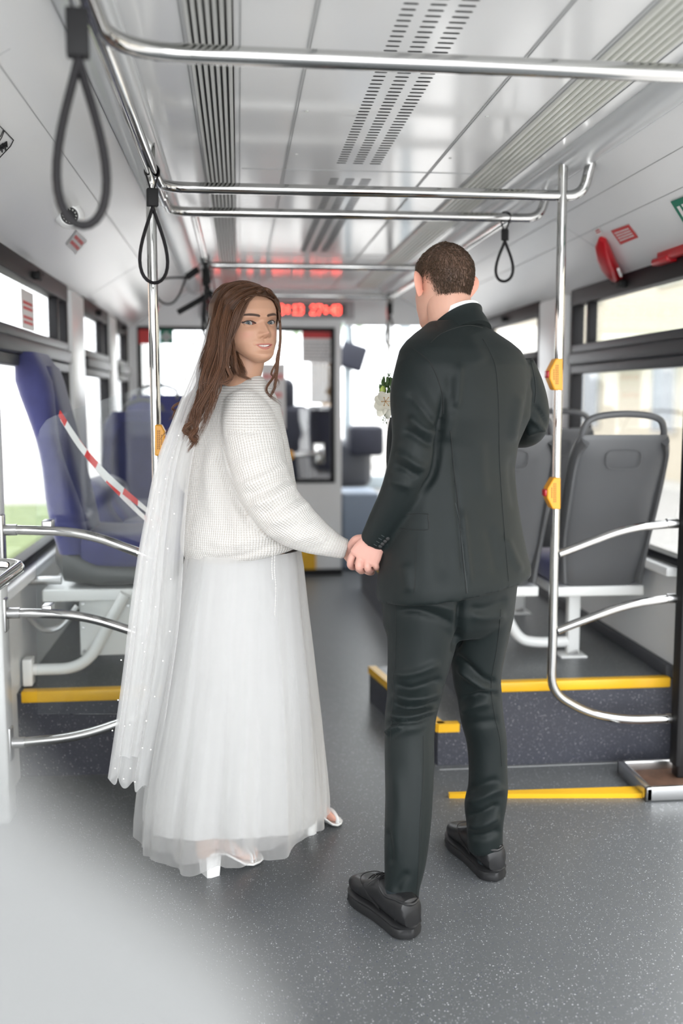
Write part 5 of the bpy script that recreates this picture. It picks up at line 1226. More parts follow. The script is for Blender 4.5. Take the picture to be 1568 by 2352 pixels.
B_L = [(468, 935, 2.92, 40), (455, 990, 2.96, 44), (448, 1050, 3.02, 44), (452, 1100, 3.08, 42), (490, 1130, 3.14, 38), (540, 1150, 3.16, 32)]
cg = MB(); cg.rings(torso_rings(BT, BY, BPSI)); p, r = limb(B_R); cg.tube(p, r, 28); p, r = limb(B_L); cg.tube(p, r, 28)
cm = remesh(cg, .0055, 5)
BF = [
    ([(500, 1010), (505, 1060), (520, 1110), (545, 1160), (575, 1200)], 8, -.016), ([(488, 1020), (478, 1080), (482, 1140), (500, 1200)], 13, .006), ([(520, 1120), (515, 1170), (520, 1230)], 12, -.006),
    ([(555, 1180), (550, 1220), (545, 1270)], 10, .006), ([(460, 1010), (452, 1100), (455, 1200)], 16, -.004),
    ([(545, 1120), (590, 1105), (640, 1080), (672, 1060)], 10, .009), ([(555, 1140), (600, 1128), (650, 1105), (682, 1085)], 8, -.010), ([(570, 1162), (620, 1148), (665, 1122), (692, 1110)], 9, .010), ([(590, 1185), (640, 1168), (685, 1140), (705, 1128)], 8, -.009), ([(610, 1205), (655, 1190), (700, 1162), (722, 1150)], 9, .008), ([(640, 1222), (690, 1205), (730, 1180)], 8, -.005), ([(530, 1075), (580, 1060), (640, 1030)], 12, .005),
    ([(660, 1240), (710, 1232), (755, 1208)], 9, .005), ([(700, 1262), (740, 1255), (770, 1228)], 8, -.004),
    ([(505, 990), (540, 992), (580, 992), (602, 990)], 5, -.004), ([(470, 1240), (520, 1250), (580, 1240), (640, 1225)], 10, .006), ([(440, 1268), (500, 1284), (570, 1272), (680, 1232)], 7, -.004),
    ([(650, 960), (665, 1020), (676, 1060), (684, 1110)], 7, .004), ([(640, 985), (652, 1040), (662, 1080)], 6, -.004),
]
folds(cm, BF)
# knit coordinates: round the arm or round the trunk
cv = get_v(cm); pr_, rr_ = limb(B_R, n=10); pr_ = np.array(pr_); rr_ = np.array(rr_)
dd = np.linalg.norm(cv[:, None, :] - pr_[None], axis=2) / rr_[None]; k = dd.argmin(1); arm = (dd.min(1) < 1.22) & (k > 18)
cum = np.r_[0, np.cumsum(np.linalg.norm(np.diff(pr_, axis=0), axis=1))]; tan = np.gradient(pr_, axis=0); tan /= np.linalg.norm(tan, axis=1)[:, None]
u0 = np.cross(tan[k], [0.2, -.9, .3]); u0 /= np.linalg.norm(u0, axis=1)[:, None]; w0_ = np.cross(tan[k], u0); rel = cv - pr_[k]
ang = np.arctan2((rel * w0_).sum(1), (rel * u0).sum(1)); knit = np.zeros_like(cv)
c0 = P(550, 1100, BY); ta = np.arctan2(cv[:, 1] - c0[1], cv[:, 0] - c0[0])
knit[:, 0] = np.where(arm, ang * .072, ta * .150); knit[:, 1] = np.where(arm, cum[k] + (rel * tan[k]).sum(1), cv[:, 2])
px_, py_ = pxy(cv.T[:, :].T) if False else (CX + F * ((cv - CAM) @ RT) / ((cv - CAM) @ FW), CY - F * ((cv - CAM) @ UP) / ((cv - CAM) @ FW))
yoke = (py_ < 985) & (px_ > 505) & ~(arm & (py_ > 985)); knit[yoke, 0], knit[yoke, 1] = cv[yoke, 2] * 1.0, ta[yoke] * .15
lp_i = np.empty(len(cm.loops), int); cm.loops.foreach_get('vertex_index', lp_i); tot = np.empty(len(cm.polygons), int); cm.polygons.foreach_get('loop_total', tot); pid = np.repeat(np.arange(len(tot)), tot)
cnt = np.bincount(pid, arm[lp_i].astype(float)); isarm = (cnt / tot > .5)[pid]
ya = np.where(isarm, ang[lp_i], ta[lp_i]); mxa = np.full(len(tot), -9.0); np.maximum.at(mxa, pid, ya); mna = np.full(len(tot), 9.0); np.minimum.at(mna, pid, ya); wrap = (mxa - mna > math.pi)[pid] & (ya < 0); ya = ya + wrap * 2 * math.pi
along = (cum[k] + (rel * tan[k]).sum(1))[lp_i]; zz_ = cv[lp_i, 2]; yk = np.bincount(pid, py_[lp_i]) / tot; xk = np.bincount(pid, px_[lp_i]) / tot; isy = ((yk < 988 - (xk - 560) * .02) & (xk > 500 + (yk - 900) * .25) & (xk < 632))[pid]
kc = np.zeros((len(lp_i), 3)); kc[:, 0] = np.where(isy, zz_, np.where(isarm, ya * .072, ya * .15)); kc[:, 1] = np.where(isy, ta[lp_i] * .15, np.where(isarm, along, zz_))
at_ = cm.attributes.new('knit', 'FLOAT_VECTOR', 'CORNER'); at_.data.foreach_set('vector', kc.ravel())
# body
bb = MB(); bb.rings(torso_rings([(s[0] + 4, s[1] + 4, s[2] + 32, s[3] - 32, s[4] * .75) for s in BT[2:-2]] + [(1300, 1300, 480, 640, .6), (1400, 1400, 490, 630, .6), (1500, 1500, 490, 630, .6)], BY, BPSI))
for A in (B_R, B_L): p, r = limb([(x, y, Y, w * .45) for x, y, Y, w in A]); bb.tube(p, r, 18)
p, r = limb([(572, 800, 2.885, 40), (569, 838, 2.885, 36), (563, 862, 2.885, 36), (556, 890, 2.885, 48), (556, 930, 2.885, 60)]); bb.tube(p, r, 28)
p, r = limb([(505, 1480, 2.86, 60), (495, 1700, 2.80, 44), (480, 1880, 2.765, 34), (473, 1940, 2.755, 26), (474, 1968, 2.75, 22)]); bb.tube(p, r, 20)
p, r = limb([(620, 1480, 2.94, 58), (655, 1680, 2.95, 42), (698, 1800, 2.98, 31), (716, 1850, 3.02, 24), (720, 1872, 3.03, 21)]); bb.tube(p, r, 20)
bbm = remesh(bb, .0045, 3)
def foot_mesh(heel, toe, hz, tz, wscale=1.0):
    """bare foot from heel to toes on a raised sole, five toes"""
    d = toe - heel; d[2] = 0; Ln = np.linalg.norm(d); d /= Ln; rg = np.array([d[1], -d[0], 0]); u = np.array([0, 0, 1.0]); f = MB()
    def pt(s, x, z): return heel * [1, 1, 0] + d * (s * Ln) + rg * x + u * (z + hz + (tz - hz) * sstep(.15, .75, s))
    R = []
    for s, w, h in ((-.02, .018, .03), (.03, .028, .05), (.14, .031, .062), (.28, .029, .070), (.45, .033, .052), (.62, .040, .036), (.74, .041, .026), (.80, .037, .02)):
        R.append([pt(s, w * wscale * sgp(math.cos(t), .8), h / 2 + h / 2 * sgp(math.sin(t), .85)) for t in np.linspace(0, 2 * math.pi, 24, endpoint=False)])
    f.rings(R)
    f.tube([pt(.10, 0, .03), pt(.11, 0, .08), pt(.10, 0, .13)], [.029, .025, .026], 18)
    for k, x in enumerate((-.028, -.013, .001, .014, .026)):
        l = (.98, 1.0, .96, .91, .86)[k]; rr = (.0095, .0075, .007, .0065, .006)[k]; f.tube(crom([pt(.70, x, .012), pt((.70 + l) / 2, x * 1.05, .014), pt(l, x * 1.02, .008)], 4), [rr] * 6 + [rr * .95, rr * .9, rr * .7], 10)
    return remesh(f, .0022, 2), pt, d, rg
HEEL_R, TOE_R = PZ(471, 2020, 0), PZ(596, 1972, 0); fm_r, ptr_, dr_, gr_ = foot_mesh(HEEL_R + np.array([.0, .03, 0]), TOE_R, .072, .014)
HEEL_L, TOE_L = PZ(700, 1912, 0), PZ(776, 1886, 0); fm_l, ptl_, dl_, gl_l = foot_mesh(HEEL_L, TOE_L, .072, .014)
# right hand held in the groom's, thumb showing below
bh = MB(); bw = P(796, 1262, 2.66); ba = P(838, 1286, 2.665) - bw; ln_ = np.linalg.norm(ba); ba /= ln_; bl = np.array([.35, .15, -.9]); bl -= ba * (bl @ ba); bl /= np.linalg.norm(bl); bn = np.cross(ba, bl)
bh.rings([flatloop(bw + ba * ln_ * t, bl, bn, a, b) for t, a, b in ((-.25, .020, .016), (0, .023, .017), (.3, .030, .015), (.75, .036, .013), (1.0, .035, .011), (1.08, .030, .008))])
for k, o_ in enumerate((-.026, -.009, .009, .025)):
    s0 = bw + ba * ln_ * .95 + bl * o_; bh.tube(crom([s0, s0 + ba * .028 + bn * (-.004), s0 + ba * .046 + np.array([0, .016, .004]), s0 + ba * .050 + np.array([-.006, .036, .012])], 5), np.interp(np.linspace(0, 1, 16), [0, .6, 1], [.0085, .0075, .0055]), 12)
bh.tube(crom([P(804, 1276, 2.655), P(812, 1292, 2.648), P(822, 1305, 2.640), P(832, 1316, 2.634)], 6), [.011 * s for s in np.interp(np.linspace(0, 1, 19), [0, .4, .75, 1], [1, .95, .85, .6])], 14)
bhm = remesh(bh, .0018, 3)
bh2 = MB(); w0 = P(540, 1150, 3.16); ba2 = np.array([.9, .2, -.35]); ba2 /= np.linalg.norm(ba2); bl2 = np.array([0, .3, .95]); bl2 -= ba2 * (bl2 @ ba2); bl2 /= np.linalg.norm(bl2); bn2 = np.cross(ba2, bl2)
bh2.rings([flatloop(w0 + ba2 * t, bl2, bn2, a, b) for t, a, b in ((-.02, .024, .018), (.02, .026, .016), (.06, .036, .012), (.085, .034, .010))])
for k, o_ in enumerate((-.026, -.009, .009, .025)):
    s0 = w0 + ba2 * .08 + bl2 * o_; bh2.tube(crom([s0, s0 + ba2 * .03 + bn2 * .004, s0 + ba2 * .052 + bn2 * .016, s0 + ba2 * .058 + bn2 * .03], 5), np.interp(np.linspace(0, 1, 16), [0, .6, 1], [.0082, .0072, .0052]), 12)
s0 = w0 + ba2 * .02 + bl2 * .026; bh2.tube(crom([s0, s0 + ba2 * .03 + bl2 * .02, s0 + ba2 * .06 + bl2 * .022], 6), np.interp(np.linspace(0, 1, 13), [0, .5, 1], [.011, .009, .0065]), 12)
bh2m = remesh(bh2, .0022, 3)
# head
FY = math.radians(31)
BH = frame((math.sin(FY), -math.cos(FY), .05), (-.065, 0, 1)); BS = np.array((1.12, .95, .97))
BO = P(602.5, 741.0, 2.80) - BH @ (np.array([0, .082, .1115]) * BS)
fv, ff, fc, ft, eyes = head_mesh(tuple(SB), True, 230, 300)
fw_ = xf(fv, BH, BO, BS)
parts = [(*mesh_parts(bbm), SB), (*mesh_parts(bhm), (.60, .34, .27)), (*mesh_parts(bh2m), (.60, .34, .27)), (*mesh_parts(fm_r), (.70, .44, .36)), (*mesh_parts(fm_l), (.66, .36, .28)), (fw_, ff, fc)]
for s in (-1, 1):
    ev, ef = ear_mesh(s); parts.append((xf(ev, BH, BO, BS), ef, (.66, .36, .26)))
bm_ = join(parts); bride = place(bm_, 'person', M['skin'], None, bbase); tag(bride, 'person in white knitted cardigan, veil and long white tulle dress, looking back at the camera', 'person')
place(cm, 'cardigan', M['knit'], bride, bbase); cardigan = bpy.data.objects['cardigan']
def hb(mb, name, m, parent=bride): return mb.build(name, m, parent)
camdir = CAM - P(598, 741, 2.80); camdir /= np.linalg.norm(camdir)
for ex_, ey_, ez_, er_ in eyes:
    c = BO + BH @ (np.array([ex_, ey_, ez_]) * BS); mb = MB(); mb.ball(c, er_, 28, 20); eo = hb(mb, 'eye', M['eyew'])
    gz = camdir * .68 + BH[:, 1] * .32; gz /= np.linalg.norm(gz); a = np.cross(gz, [0, 0, 1]); a /= np.linalg.norm(a); b = np.cross(a, gz)
    def capm(r0, off, n=24): 
        q = MB(); R = []
        for rr in (r0, r0 * .66, r0 * .33, .0002): R.append([c + gz * (math.sqrt(er_ ** 2 - rr ** 2) + off) + (a * math.cos(t) + b * math.sin(t)) * rr for t in np.linspace(0, 2 * math.pi, n, endpoint=False)])
        return q.rings(R)
    hb(capm(.0064, .0003), 'iris', M['iris'], eo); hb(capm(.0027, .0005), 'pupil', M['rubber'], eo)
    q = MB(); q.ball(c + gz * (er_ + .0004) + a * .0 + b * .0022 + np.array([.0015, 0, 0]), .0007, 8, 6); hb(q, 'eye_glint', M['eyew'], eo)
tt = MB()
for i in range(-5, 6):
    x = i * .0036; y = float(np.interp(abs(x), [0, .02], [.0822, .0765])); p0 = BO + BH @ (np.array([x, y, .0465 + 6.5 * x * x]) * BS); tt.ball(p0, (.0024, .0019, .0042), 10, 6)
hb(tt, 'teeth', M['teeth'])
el = MB()
p0 = hit(BVHTree.FromPolygons([tuple(v) for v in fw_], ff), 525, 786, .001)
if p0 is not None: el.ball(p0, .0025, 8, 6)
# hair: cap over the skull, then long locks
hz = fv[:, 2]; ua = np.abs(ft); sx_ = np.sign(ft)
zh = np.interp(ua, [0, .35, .7, .95, 1.15, 1.35, 1.6, 3.2], [.187, .184, .170, .150, .122, .098, .060, .050])
hm_ = hz - zh; cen = np.array([0, -.012, .12]); nn = (fv - cen) / np.array([.075 ** 2, .095 ** 2, .11 ** 2]); nn /= np.linalg.norm(nn, axis=1)[:, None]
thick = .004 + .010 * sstep(0, .04, hm_)
capv = fv + nn * thick[:, None]
keep = hm_ > -.001
cf = [f for f in ff if len(f) == 4 and all(keep[i] for i in f)]
used = sorted({i for f in cf for i in f}); remap = {i: n for n, i in enumerate(used)}
cme = bpy.data.meshes.new('hair'); cw = xf(capv, BH, BO, BS)
rnd = random.Random(11)
streak = np.sin(ft[used] * 90 + np.sin(hz[used] * 60) * 2) * .12 + np.sin(ft[used] * 41 + hz[used] * 30) * .12
cme.from_pydata([tuple(cw[i]) for i in used], [], [tuple(remap[i] for i in f) for f in cf]); cme.update(); attr_color(cme, 'tint', np.array((.070, .032, .016))[None] * (1 + streak[:, None]))
hair = place(cme, 'hair', M['hair'], bride, bbase)
md = hair.modifiers.new('thickness', 'SOLIDIFY'); md.thickness = .003
HC = P(562, 740, 2.86)      # middle of the head
skull = BVHTree.FromPolygons([tuple(cw[i]) for i in used], [tuple(remap[i] for i in f) for f in cf])
def lock(pts, n, spread, rad=.0011, wav=.0, tone=1.0, endspread=.6, seed=0, surf=False):
    """pts (px, py, Y): strands follow the line, spread in metres"""
    rn = np.random.default_rng(seed + int(pts[0][0] * 7 + pts[-1][1])); out = []; tone = tone * (1.0 if wav < .002 else 1.12)
    L = np.array(crom([P(*p) for p in pts], 7)); m = len(L); t = np.linspace(0, 1, m)
    if wav >= .004: L = L + (np.sin(t * 10.5 + seed * 1.7)[:, None] * np.array([.014, .005, .004]) + np.cos(t * 17 + seed)[:, None] * np.array([.004, .003, .0])) * sstep(.15, .7, t)[:, None]
    prof = np.interp(t, [0, .3, .8, 1], [.7, 1, .9, endspread])
    for k in range(int(n * 1.7)):
        o = rn.normal(0, 1, 3); o /= np.linalg.norm(o); o *= rn.random() ** .45 * spread; ph = rn.uniform(0, 6.28, 3); am = wav * rn.uniform(.5, 1.2)
        off = o[None] * prof[:, None] + am * np.stack([np.sin(t * 11 + ph[0]), np.sin(t * 9 + ph[1]), np.sin(t * 10 + ph[2]) * .4], 1) * t[:, None]
        q = L + off; e = int(m * rn.uniform(.86, 1.0)); q = q[:max(e, 4)]
        rr = rad * .66 * np.interp(np.linspace(0, 1, len(q)), [0, .15, .7, 1], [.6, 1, .9, .15])
        c = np.array((.098, .043, .021)) * tone * rn.uniform(.6, 1.45)
        out.append((list(q), list(rr), c))
    return out
def onhead(pts, off=.004):
    """drop pixel points on the hair cap and give them its depth"""
    out = []
    for x, y in pts:
        r_ = ray(x, y); r_ = r_ / np.linalg.norm(r_); h = skull.ray_cast(Vector(CAM), Vector(r_))
        out.append((x, y, (h[0][1] - off) if h[0] is not None else 2.80))
    return out
LK = []
# swept from the parting over the side of the head
for i, (a, b, c_, d) in enumerate((((604, 664), (585, 662), (548, 676), (520, 700)), ((603, 664), (575, 656), (535, 668), (508, 700)), ((601, 661), (565, 651), (525, 664), (502, 694)), ((598, 658), (560, 649), (520, 658), (500, 690)), ((605, 667), (592, 668), (560, 690), (535, 720)), ((606, 668), (590, 672), (565, 700), (545, 735)), ((604, 666), (588, 668), (552, 684), (524, 715)))):
    LK += lock(onhead([a, b, c_, d]) + [(d[0] - 10, d[1] + 40, 2.785)], 46, .0075, .0010, tone=.95, seed=i)
for i, pts in enumerate((((608, 664), (622, 675), (633, 695), (640, 720)), ((607, 662), (620, 669), (634, 688), (642, 715)), ((610, 668), (620, 680), (630, 700), (636, 715)))):
    LK += lock(onhead(pts) + [(642, 745, 2.80)], 34, .005, .0009, tone=.9, seed=40 + i)
# long locks down the back and over the shoulder: pixel path with depth
LONG = [
    ([(515, 690, 2.80), (503, 740, 2.785), (496, 800, 2.775), (480, 860, 2.76), (462, 915, 2.75), (446, 965, 2.745), (438, 1010, 2.74)], 70, .017, .004),
    ([(505, 690, 2.82), (495, 740, 2.80), (485, 800, 2.79), (468, 860, 2.775), (450, 910, 2.765), (440, 960, 2.755), (445, 1005, 2.75)], 70, .018, .005),
    ([(525, 700, 2.79), (512, 760, 2.775), (505, 820, 2.765), (494, 870, 2.755), (474, 915, 2.745), (455, 950, 2.74), (436, 985, 2.735)], 60, .015, .005),
    ([(535, 715, 2.785), (520, 770, 2.77), (512, 825, 2.76), (506, 865, 2.755), (500, 895, 2.75), (482, 930, 2.74), (462, 968, 2.735), (443, 1020, 2.73)], 55, .012, .005),
    ([(500, 705, 2.84), (488, 770, 2.82), (474, 830, 2.80), (452, 885, 2.785), (436, 930, 2.77), (424, 975, 2.76)], 60, .016, .006),
    ([(498, 730, 2.86), (484, 800, 2.84), (466, 860, 2.82), (448, 900, 2.80), (430, 935, 2.785), (412, 965, 2.77)], 45, .012, .006),
    ([(540, 735, 2.785), (528, 790, 2.77), (520, 835, 2.76), (530, 865, 2.755), (515, 878, 2.75), (490, 872, 2.75), (478, 852, 2.755)], 34, .007, .002),
    ([(528, 725, 2.785), (515, 790, 2.765), (508, 840, 2.757), (515, 868, 2.752), (500, 880, 2.748), (480, 868, 2.75)], 34, .008, .002),
    ([(532, 770, 2.81), (538, 825, 2.79), (545, 855, 2.785), (560, 866, 2.78), (580, 872, 2.78)], 26, .006, .002),
    ([(530, 760, 2.86), (536, 810, 2.85), (552, 845, 2.83), (562, 865, 2.825)], 50, .014, .002),
    ([(530, 760, 2.81), (532, 800, 2.805), (538, 835, 2.80), (548, 860, 2.795)], 50, .013, .003),
    ([(470, 880, 2.755), (455, 925, 2.745), (462, 960, 2.74), (450, 985, 2.735), (438, 1000, 2.735), (440, 1025, 2.735)], 26, .006, .004),
    ([(462, 890, 2.765), (445, 940, 2.755), (430, 975, 2.75), (432, 1000, 2.745), (448, 1018, 2.742), (440, 1040, 2.74)], 22, .005, .004),
    ([(470, 850, 2.78), (440, 905, 2.765), (412, 945, 2.755), (398, 980, 2.75)], 12, .005, .004),
    ([(462, 880, 2.775), (428, 915, 2.76), (400, 942, 2.755), (385, 968, 2.75)], 8, .004, .004),
    ([(468, 870, 2.77), (432, 925, 2.76), (405, 965, 2.755), (375, 1010, 2.75)], 6, .003, .004),
    ([(506, 870, 2.75), (508, 890, 2.745), (500, 908, 2.742), (482, 914, 2.742), (466, 906, 2.742), (460, 892, 2.742)], 7, .0015, .001),
    ([(500, 890, 2.748), (478, 880, 2.745), (462, 884, 2.743), (458, 900, 2.742), (468, 910, 2.742)], 6, .0018, .001),
    ([(528, 770, 2.88), (524, 820, 2.88), (520, 875, 2.87)], 90, .024, .001),
    ([(540, 780, 2.86), (540, 825, 2.86), (536, 868, 2.85)], 80, .018, .001),
    ([(516, 790, 2.87), (506, 845, 2.865), (498, 895, 2.85)], 90, .022, .001),
    ([(505, 830, 2.80), (500, 860, 2.80), (490, 890, 2.79)], 80, .018, .001),
    ([(540, 652, 2.90), (505, 664, 2.895), (490, 692, 2.89), (484, 735, 2.875), (474, 790, 2.85)], 60, .008, .001),
    ([(548, 651, 2.885), (512, 659, 2.88), (494, 684, 2.875), (488, 725, 2.86), (480, 780, 2.84)], 60, .008, .001),
    # thin strands by the face
    ([(590, 677, 2.77), (574, 690, 2.765), (562, 715, 2.76), (550, 745, 2.76), (538, 770, 2.76), (530, 790, 2.762)], 12, .0018, .0005),
    ([(586, 678, 2.775), (570, 692, 2.77), (555, 725, 2.765), (542, 760, 2.765), (524, 800, 2.765), (522, 840, 2.76), (530, 862, 2.757)], 14, .0022, .001),
    ([(572, 690, 2.785), (558, 710, 2.775), (545, 745, 2.772), (535, 775, 2.772)], 26, .004, .001),
    ([(578, 684, 2.79), (560, 700, 2.775), (548, 725, 2.77), (538, 760, 2.768), (530, 795, 2.765)], 40, .006, .001),
    ([(560, 690, 2.785), (545, 712, 2.772), (533, 745, 2.768), (524, 780, 2.764), (512, 830, 2.76)], 46, .008, .001),
    ([(556, 652, 2.84), (522, 664, 2.83), (503, 690, 2.825), (496, 725, 2.82), (490, 770, 2.81)], 46, .007, .001),
    ([(548, 651, 2.87), (515, 662, 2.86), (500, 688, 2.855), (493, 730, 2.85), (484, 780, 2.835), (470, 840, 2.81)], 46, .008, .001),
    ([(565, 650, 2.85), (530, 655, 2.84), (506, 676, 2.835), (497, 705, 2.83), (492, 750, 2.82)], 40, .006, .001),
    ([(448, 930, 2.75), (436, 965, 2.742), (450, 990, 2.738), (446, 1012, 2.735), (436, 1030, 2.735)], 24, .008, .004),
    ([(458, 920, 2.752), (448, 960, 2.745), (432, 985, 2.74), (440, 1010, 2.738), (452, 1026, 2.737)], 24, .008, .004),
    # loose strands on the far side of the face
    ([(640, 715, 2.82), (643, 745, 2.825), (643, 780, 2.83), (640, 815, 2.83), (638, 840, 2.83), (634, 870, 2.825), (628, 895, 2.82), (618, 915, 2.815), (614, 935, 2.81)], 14, .0035, .003),
    ([(641, 720, 2.825), (644, 760, 2.83), (641, 800, 2.83), (630, 835, 2.83), (625, 865, 2.825), (626, 890, 2.82), (630, 915, 2.815), (634, 940, 2.81)], 10, .003, .004),
    ([(642, 745, 2.84), (641, 800, 2.84), (634, 840, 2.835), (630, 870, 2.83), (622, 900, 2.825)], 7, .003, .004),
]
for i, (pts, n, sp, wv) in enumerate(LONG): LK += lock(pts, n, sp, .00105, wv, 1.05, .5, 100 + i)
locks = strands_mesh(LK, 'hair_locks', M['hair'], hair, 4, bbase)
# dress: lining and outer tulle
def smoothval(xs, ys, v): return np.interp(v, xs, ys)
SK_ = [(1262, 430, 690), (1300, 424, 696), (1400, 404, 706), (1550, 380, 724), (1700, 352, 741), (1850, 326, 753), (1920, 318, 757), (1960, 316, 757)]
SKY = 2.90
def skirt(rows, n, rb, amp, seed, hem, shrink=0.0, sharp=1.0):
    rn = np.random.default_rng(seed); fr = [(int(rn.integers(9, 13)), rn.uniform(0, 6.28), .75), (int(rn.integers(15, 21)), rn.uniform(0, 6.28), .6), (int(rn.integers(24, 31)), rn.uniform(0, 6.28), .14), (int(rn.integers(38, 46)), rn.uniform(0, 6.28), .08)]
    th = np.linspace(0, 2 * math.pi, n, endpoint=False); vs = np.linspace(0, 1, rows); ys = np.array([s[0] for s in SK_]); R = []
    for v in vs:
        y = ys[0] + (ys[-1] - ys[0]) * v; xl = np.interp(y, ys, [s[1] for s in SK_]) + shrink * v; xr = np.interp(y, ys, [s[2] for s in SK_]) - shrink * v
        c = P((xl + xr) / 2, y, SKY); a = (xr - xl) / 2 * mpp(SKY); b = a * rb
        w = sum(k * np.sign(np.sin(f * th + p + .9 * math.sin(v * 2.2 + p))) * np.abs(np.sin(f * th + p + .9 * math.sin(v * 2.2 + p))) ** sharp for f, p, k in fr)
        g = 1 + amp * (0.25 + .75 * v ** .8) * w
        q = np.stack([c[0] + a * g * np.cos(th), np.full(n, c[1]) + b * g * np.sin(th), np.full(n, c[2])], 1)
        top = c[2]; zt = P(560, 1262, SKY)[2]
        zh_ = hem(th); q[:, 2] = zt + (zh_ - zt) * v
        R.append(q)
    return R
hem_out = lambda th: .055 + .045 * (.5 + .5 * np.cos(th - .5)) + .008 * np.sin(th * 7) + .02 * np.clip(-np.sin(th), 0, 1) * np.cos(th)
dress = MB().rings(skirt(26, 420, .80, .020, 7, lambda th: .12 + .01 * np.sin(th * 3), 14, .9), cap=False).build('dress', M['lining'], bride, sharp=0)
dress.data.shade_smooth()
for k, (sd, am, sh, rb) in enumerate(((3, .062, 0, .92), (21, .050, 10, .84))):
    o = MB().rings(skirt(34, 620, rb, am, sd, hem_out if k == 0 else (lambda th: hem_out(th) + .015), sh, 1.0), cap=False).build('tulle_layer', M['tulle'], dress, sharp=0); o.data.shade_smooth()
# beaded strings hanging from the waist
for pts in ([(631, 1262), (630, 1310), (633, 1350), (631, 1415)], [(626, 1262), (624, 1300), (626, 1330)]):
    mb = MB(); L = crom([P(x, y, 2.735) for x, y in pts], 14)
    for i, q in enumerate(L):
        if i % 2 == 0: mb.ball(q, .0016, 6, 4)
    mb.tube(L, .0005, 5); mb.build('bead_string', M['pearl'], dress)
# sandals: block heel, sole, straps
def sandal(pt, nm):
    e = MB(); R = []
    for s, w in ((-.03, .018), (.02, .028), (.14, .031), (.3, .027), (.45, .031), (.62, .039), (.76, .041), (.9, .036), (1.0, .024), (1.03, .008)):
        R.append([pt(s, w * math.cos(t), -.006 + .006 * sgp(math.sin(t), .5)) for t in np.linspace(0, 2 * math.pi, 20, endpoint=False)])
    so = e.rings(R).build(nm, M['sandal'], bride)
    h = MB(); top = pt(.10, 0, 0); zt = top[2] - .008
    q0 = [pt(s, x, 0) for s, x in ((-.05, -.026), (-.05, .026), (.02, .032), (.20, .032), (.20, -.032), (.02, -.032))]; q1 = [pt(s, x, 0) for s, x in ((-.035, -.023), (-.035, .023), (.02, .029), (.17, .029), (.17, -.029), (.02, -.029))]
    h.rings([[(p[0], p[1], .0) for p in q1], [(p[0], p[1], zt * .5) for p in [(a + b) / 2 for a, b in zip(q0, q1)]], [(p[0], p[1], zt) for p in q0]]); h.build('heel', M['sandal'], so)
    st = MB(); st.tube(crom([pt(.72, -.043, .004), pt(.72, -.036, .026), pt(.72, 0, .034), pt(.72, .036, .026), pt(.72, .043, .004)], 6), [(.003, .006)] * 25, 8)
    st.tube(crom([pt(.86, -.04, .004), pt(.84, -.02, .026), pt(.83, .01, .026), pt(.80, .042, .004)], 6), [(.003, .005)] * 19, 8)
    st.tube(crom([pt(-.02, 0, .062), pt(.06, .029, .066), pt(.18, .026, .074), pt(.25, 0, .084), pt(.18, -.026, .074), pt(.06, -.029, .066)], 6, loop=True), [(.0028, .0055)] * 36, 8, loop=True)
    st.tube(crom([pt(.25, .0, .084), pt(.36, .028, .045), pt(.42, .034, .006)], 5), .003, 7)
    st.build('straps', M['sandal'], so)
sandal(ptr_, 'sandal'); sandal(ptl_, 'sandal')
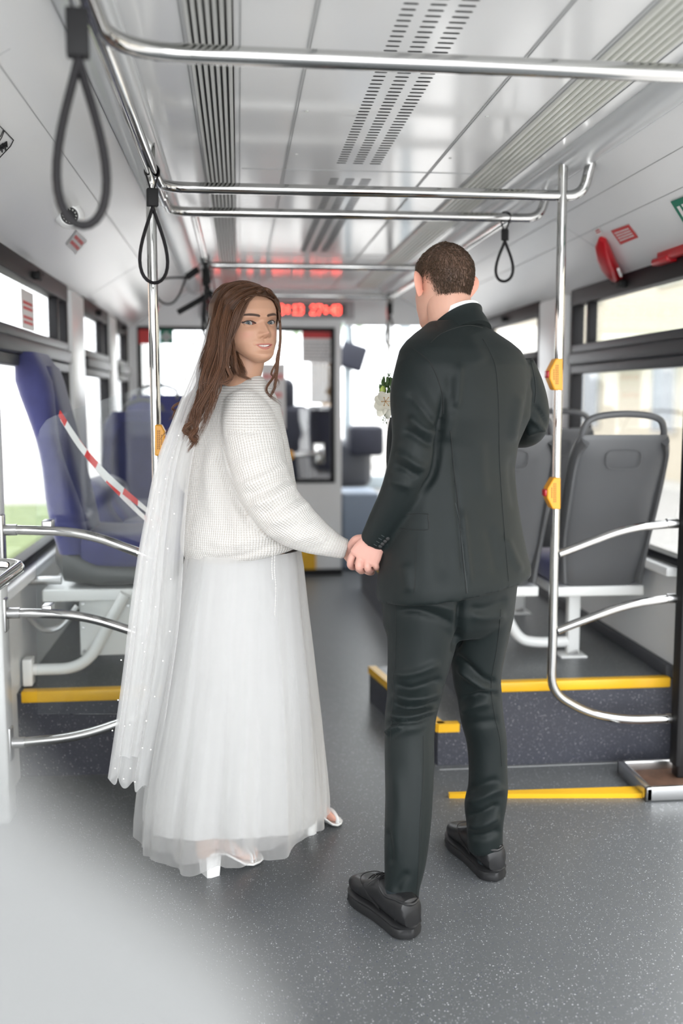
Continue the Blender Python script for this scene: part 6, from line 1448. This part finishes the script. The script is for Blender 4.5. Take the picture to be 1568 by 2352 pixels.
# veil: folded sheets falling from the back of the head, left of the cardigan
VL = [(497, 690), (478, 740), (462, 800), (440, 860), (416, 915), (392, 975), (366, 1040), (348, 1110), (333, 1190), (318, 1270), (306, 1350), (296, 1430), (287, 1510), (277, 1590), (266, 1670), (256, 1740), (249, 1790)]
VR = [(503, 690), (500, 740), (496, 800), (488, 860), (474, 920), (458, 980), (444, 1050), (434, 1120), (428, 1190), (424, 1270), (420, 1350), (414, 1430), (404, 1510), (392, 1590), (380, 1670), (366, 1740), (352, 1820)]
def veil_sheet(seed, y0, dY, ncol, amp, f, xr_s=1.0, xl_s=0.0, length=1.0):
    rn = np.random.default_rng(seed); L1 = np.array(crom([np.array(p, float) for p in VL], 4)); L2 = np.array(crom([np.array(p, float) for p in VR], 4)); m = int(len(L1) * length); R = []
    ph = rn.uniform(0, 6.28, 4)
    for i in range(m):
        t = i / (len(L1) - 1); Yb = 2.885 - .15 * sstep(0, .30, t) + .02 * t + y0; row = []
        for j in range(ncol):
            s = xl_s + (xr_s - xl_s) * j / (ncol - 1); x = L1[i][0] * (1 - s) + L2[i][0] * s; y = L1[i][1] * (1 - s) + L2[i][1] * s
            fold = amp * (.25 + t) * (math.sin(s * f + ph[0] + .8 * math.sin(t * 3 + ph[1])) + .5 * math.sin(s * f * 2.3 + ph[2])); x += 5 * t * math.sin(s * f * 1.3 + ph[3]) + (0)
            y += (10 * math.sin(s * f * 1.7 + ph[1]) * sstep(.9, 1.0, t))
            row.append(P(x, y, Yb + fold + dY * s))
        R.append(row)
    return R
vs = MB(); vs.rings(veil_sheet(1, 0, .06, 90, .015, 13), closed=False, cap=False); veil = vs.build('veil', M['veil'], bride, sharp=0); veil.data.shade_smooth()
for k, (sd, y0, f, xr, xl_, ln) in enumerate(((2, .045, 9, .80, .0, .985), (5, -.03, 15, .55, .04, .95))):
    o = MB().rings(veil_sheet(sd, y0, .05, 60, .014, f, xr, xl_, ln), closed=False, cap=False).build('veil_layer', M['veil'], veil, sharp=0); o.data.shade_smooth()
rn = np.random.default_rng(9); pr0 = None
PE = [(443, 790), (449, 807), (425, 870), (348, 1194), (366, 1131), (395, 1051), (352, 1168), (351, 1210), (337, 1290), (315, 1271), (357, 1394), (327, 1477), (308, 1440), (332, 1497), (374, 1518), (278, 1516), (271, 1608), (258, 1678), (298, 1665), (299, 1765), (264, 1765), (286, 1668), (332, 1584), (310, 1796), (346, 1722), (327, 1718), (284, 1789), (390, 1450), (385, 1260), (400, 1180), (392, 1330), (355, 1600), (325, 1380), (380, 1100), (410, 1000), (336, 1656)]
for x, y in PE:
    t = (y - 690) / 1110; Yb = 2.885 - .15 * sstep(0, .30, t) + .02 * t - .045; c = P(x, y, Yb); big = (x < 330 and y > 1400)
    if pr0 is None:
        mb = MB(); mb.ball((0, 0, 0), .0024, 10, 7); pr0 = mb.build('pearl', M['pearl'], None); pr0.parent = veil; pr0.location = tuple(c - bbase)
    else:
        o = pr0.copy(); COL.objects.link(o); o.parent = veil; o.location = tuple(c - bbase)
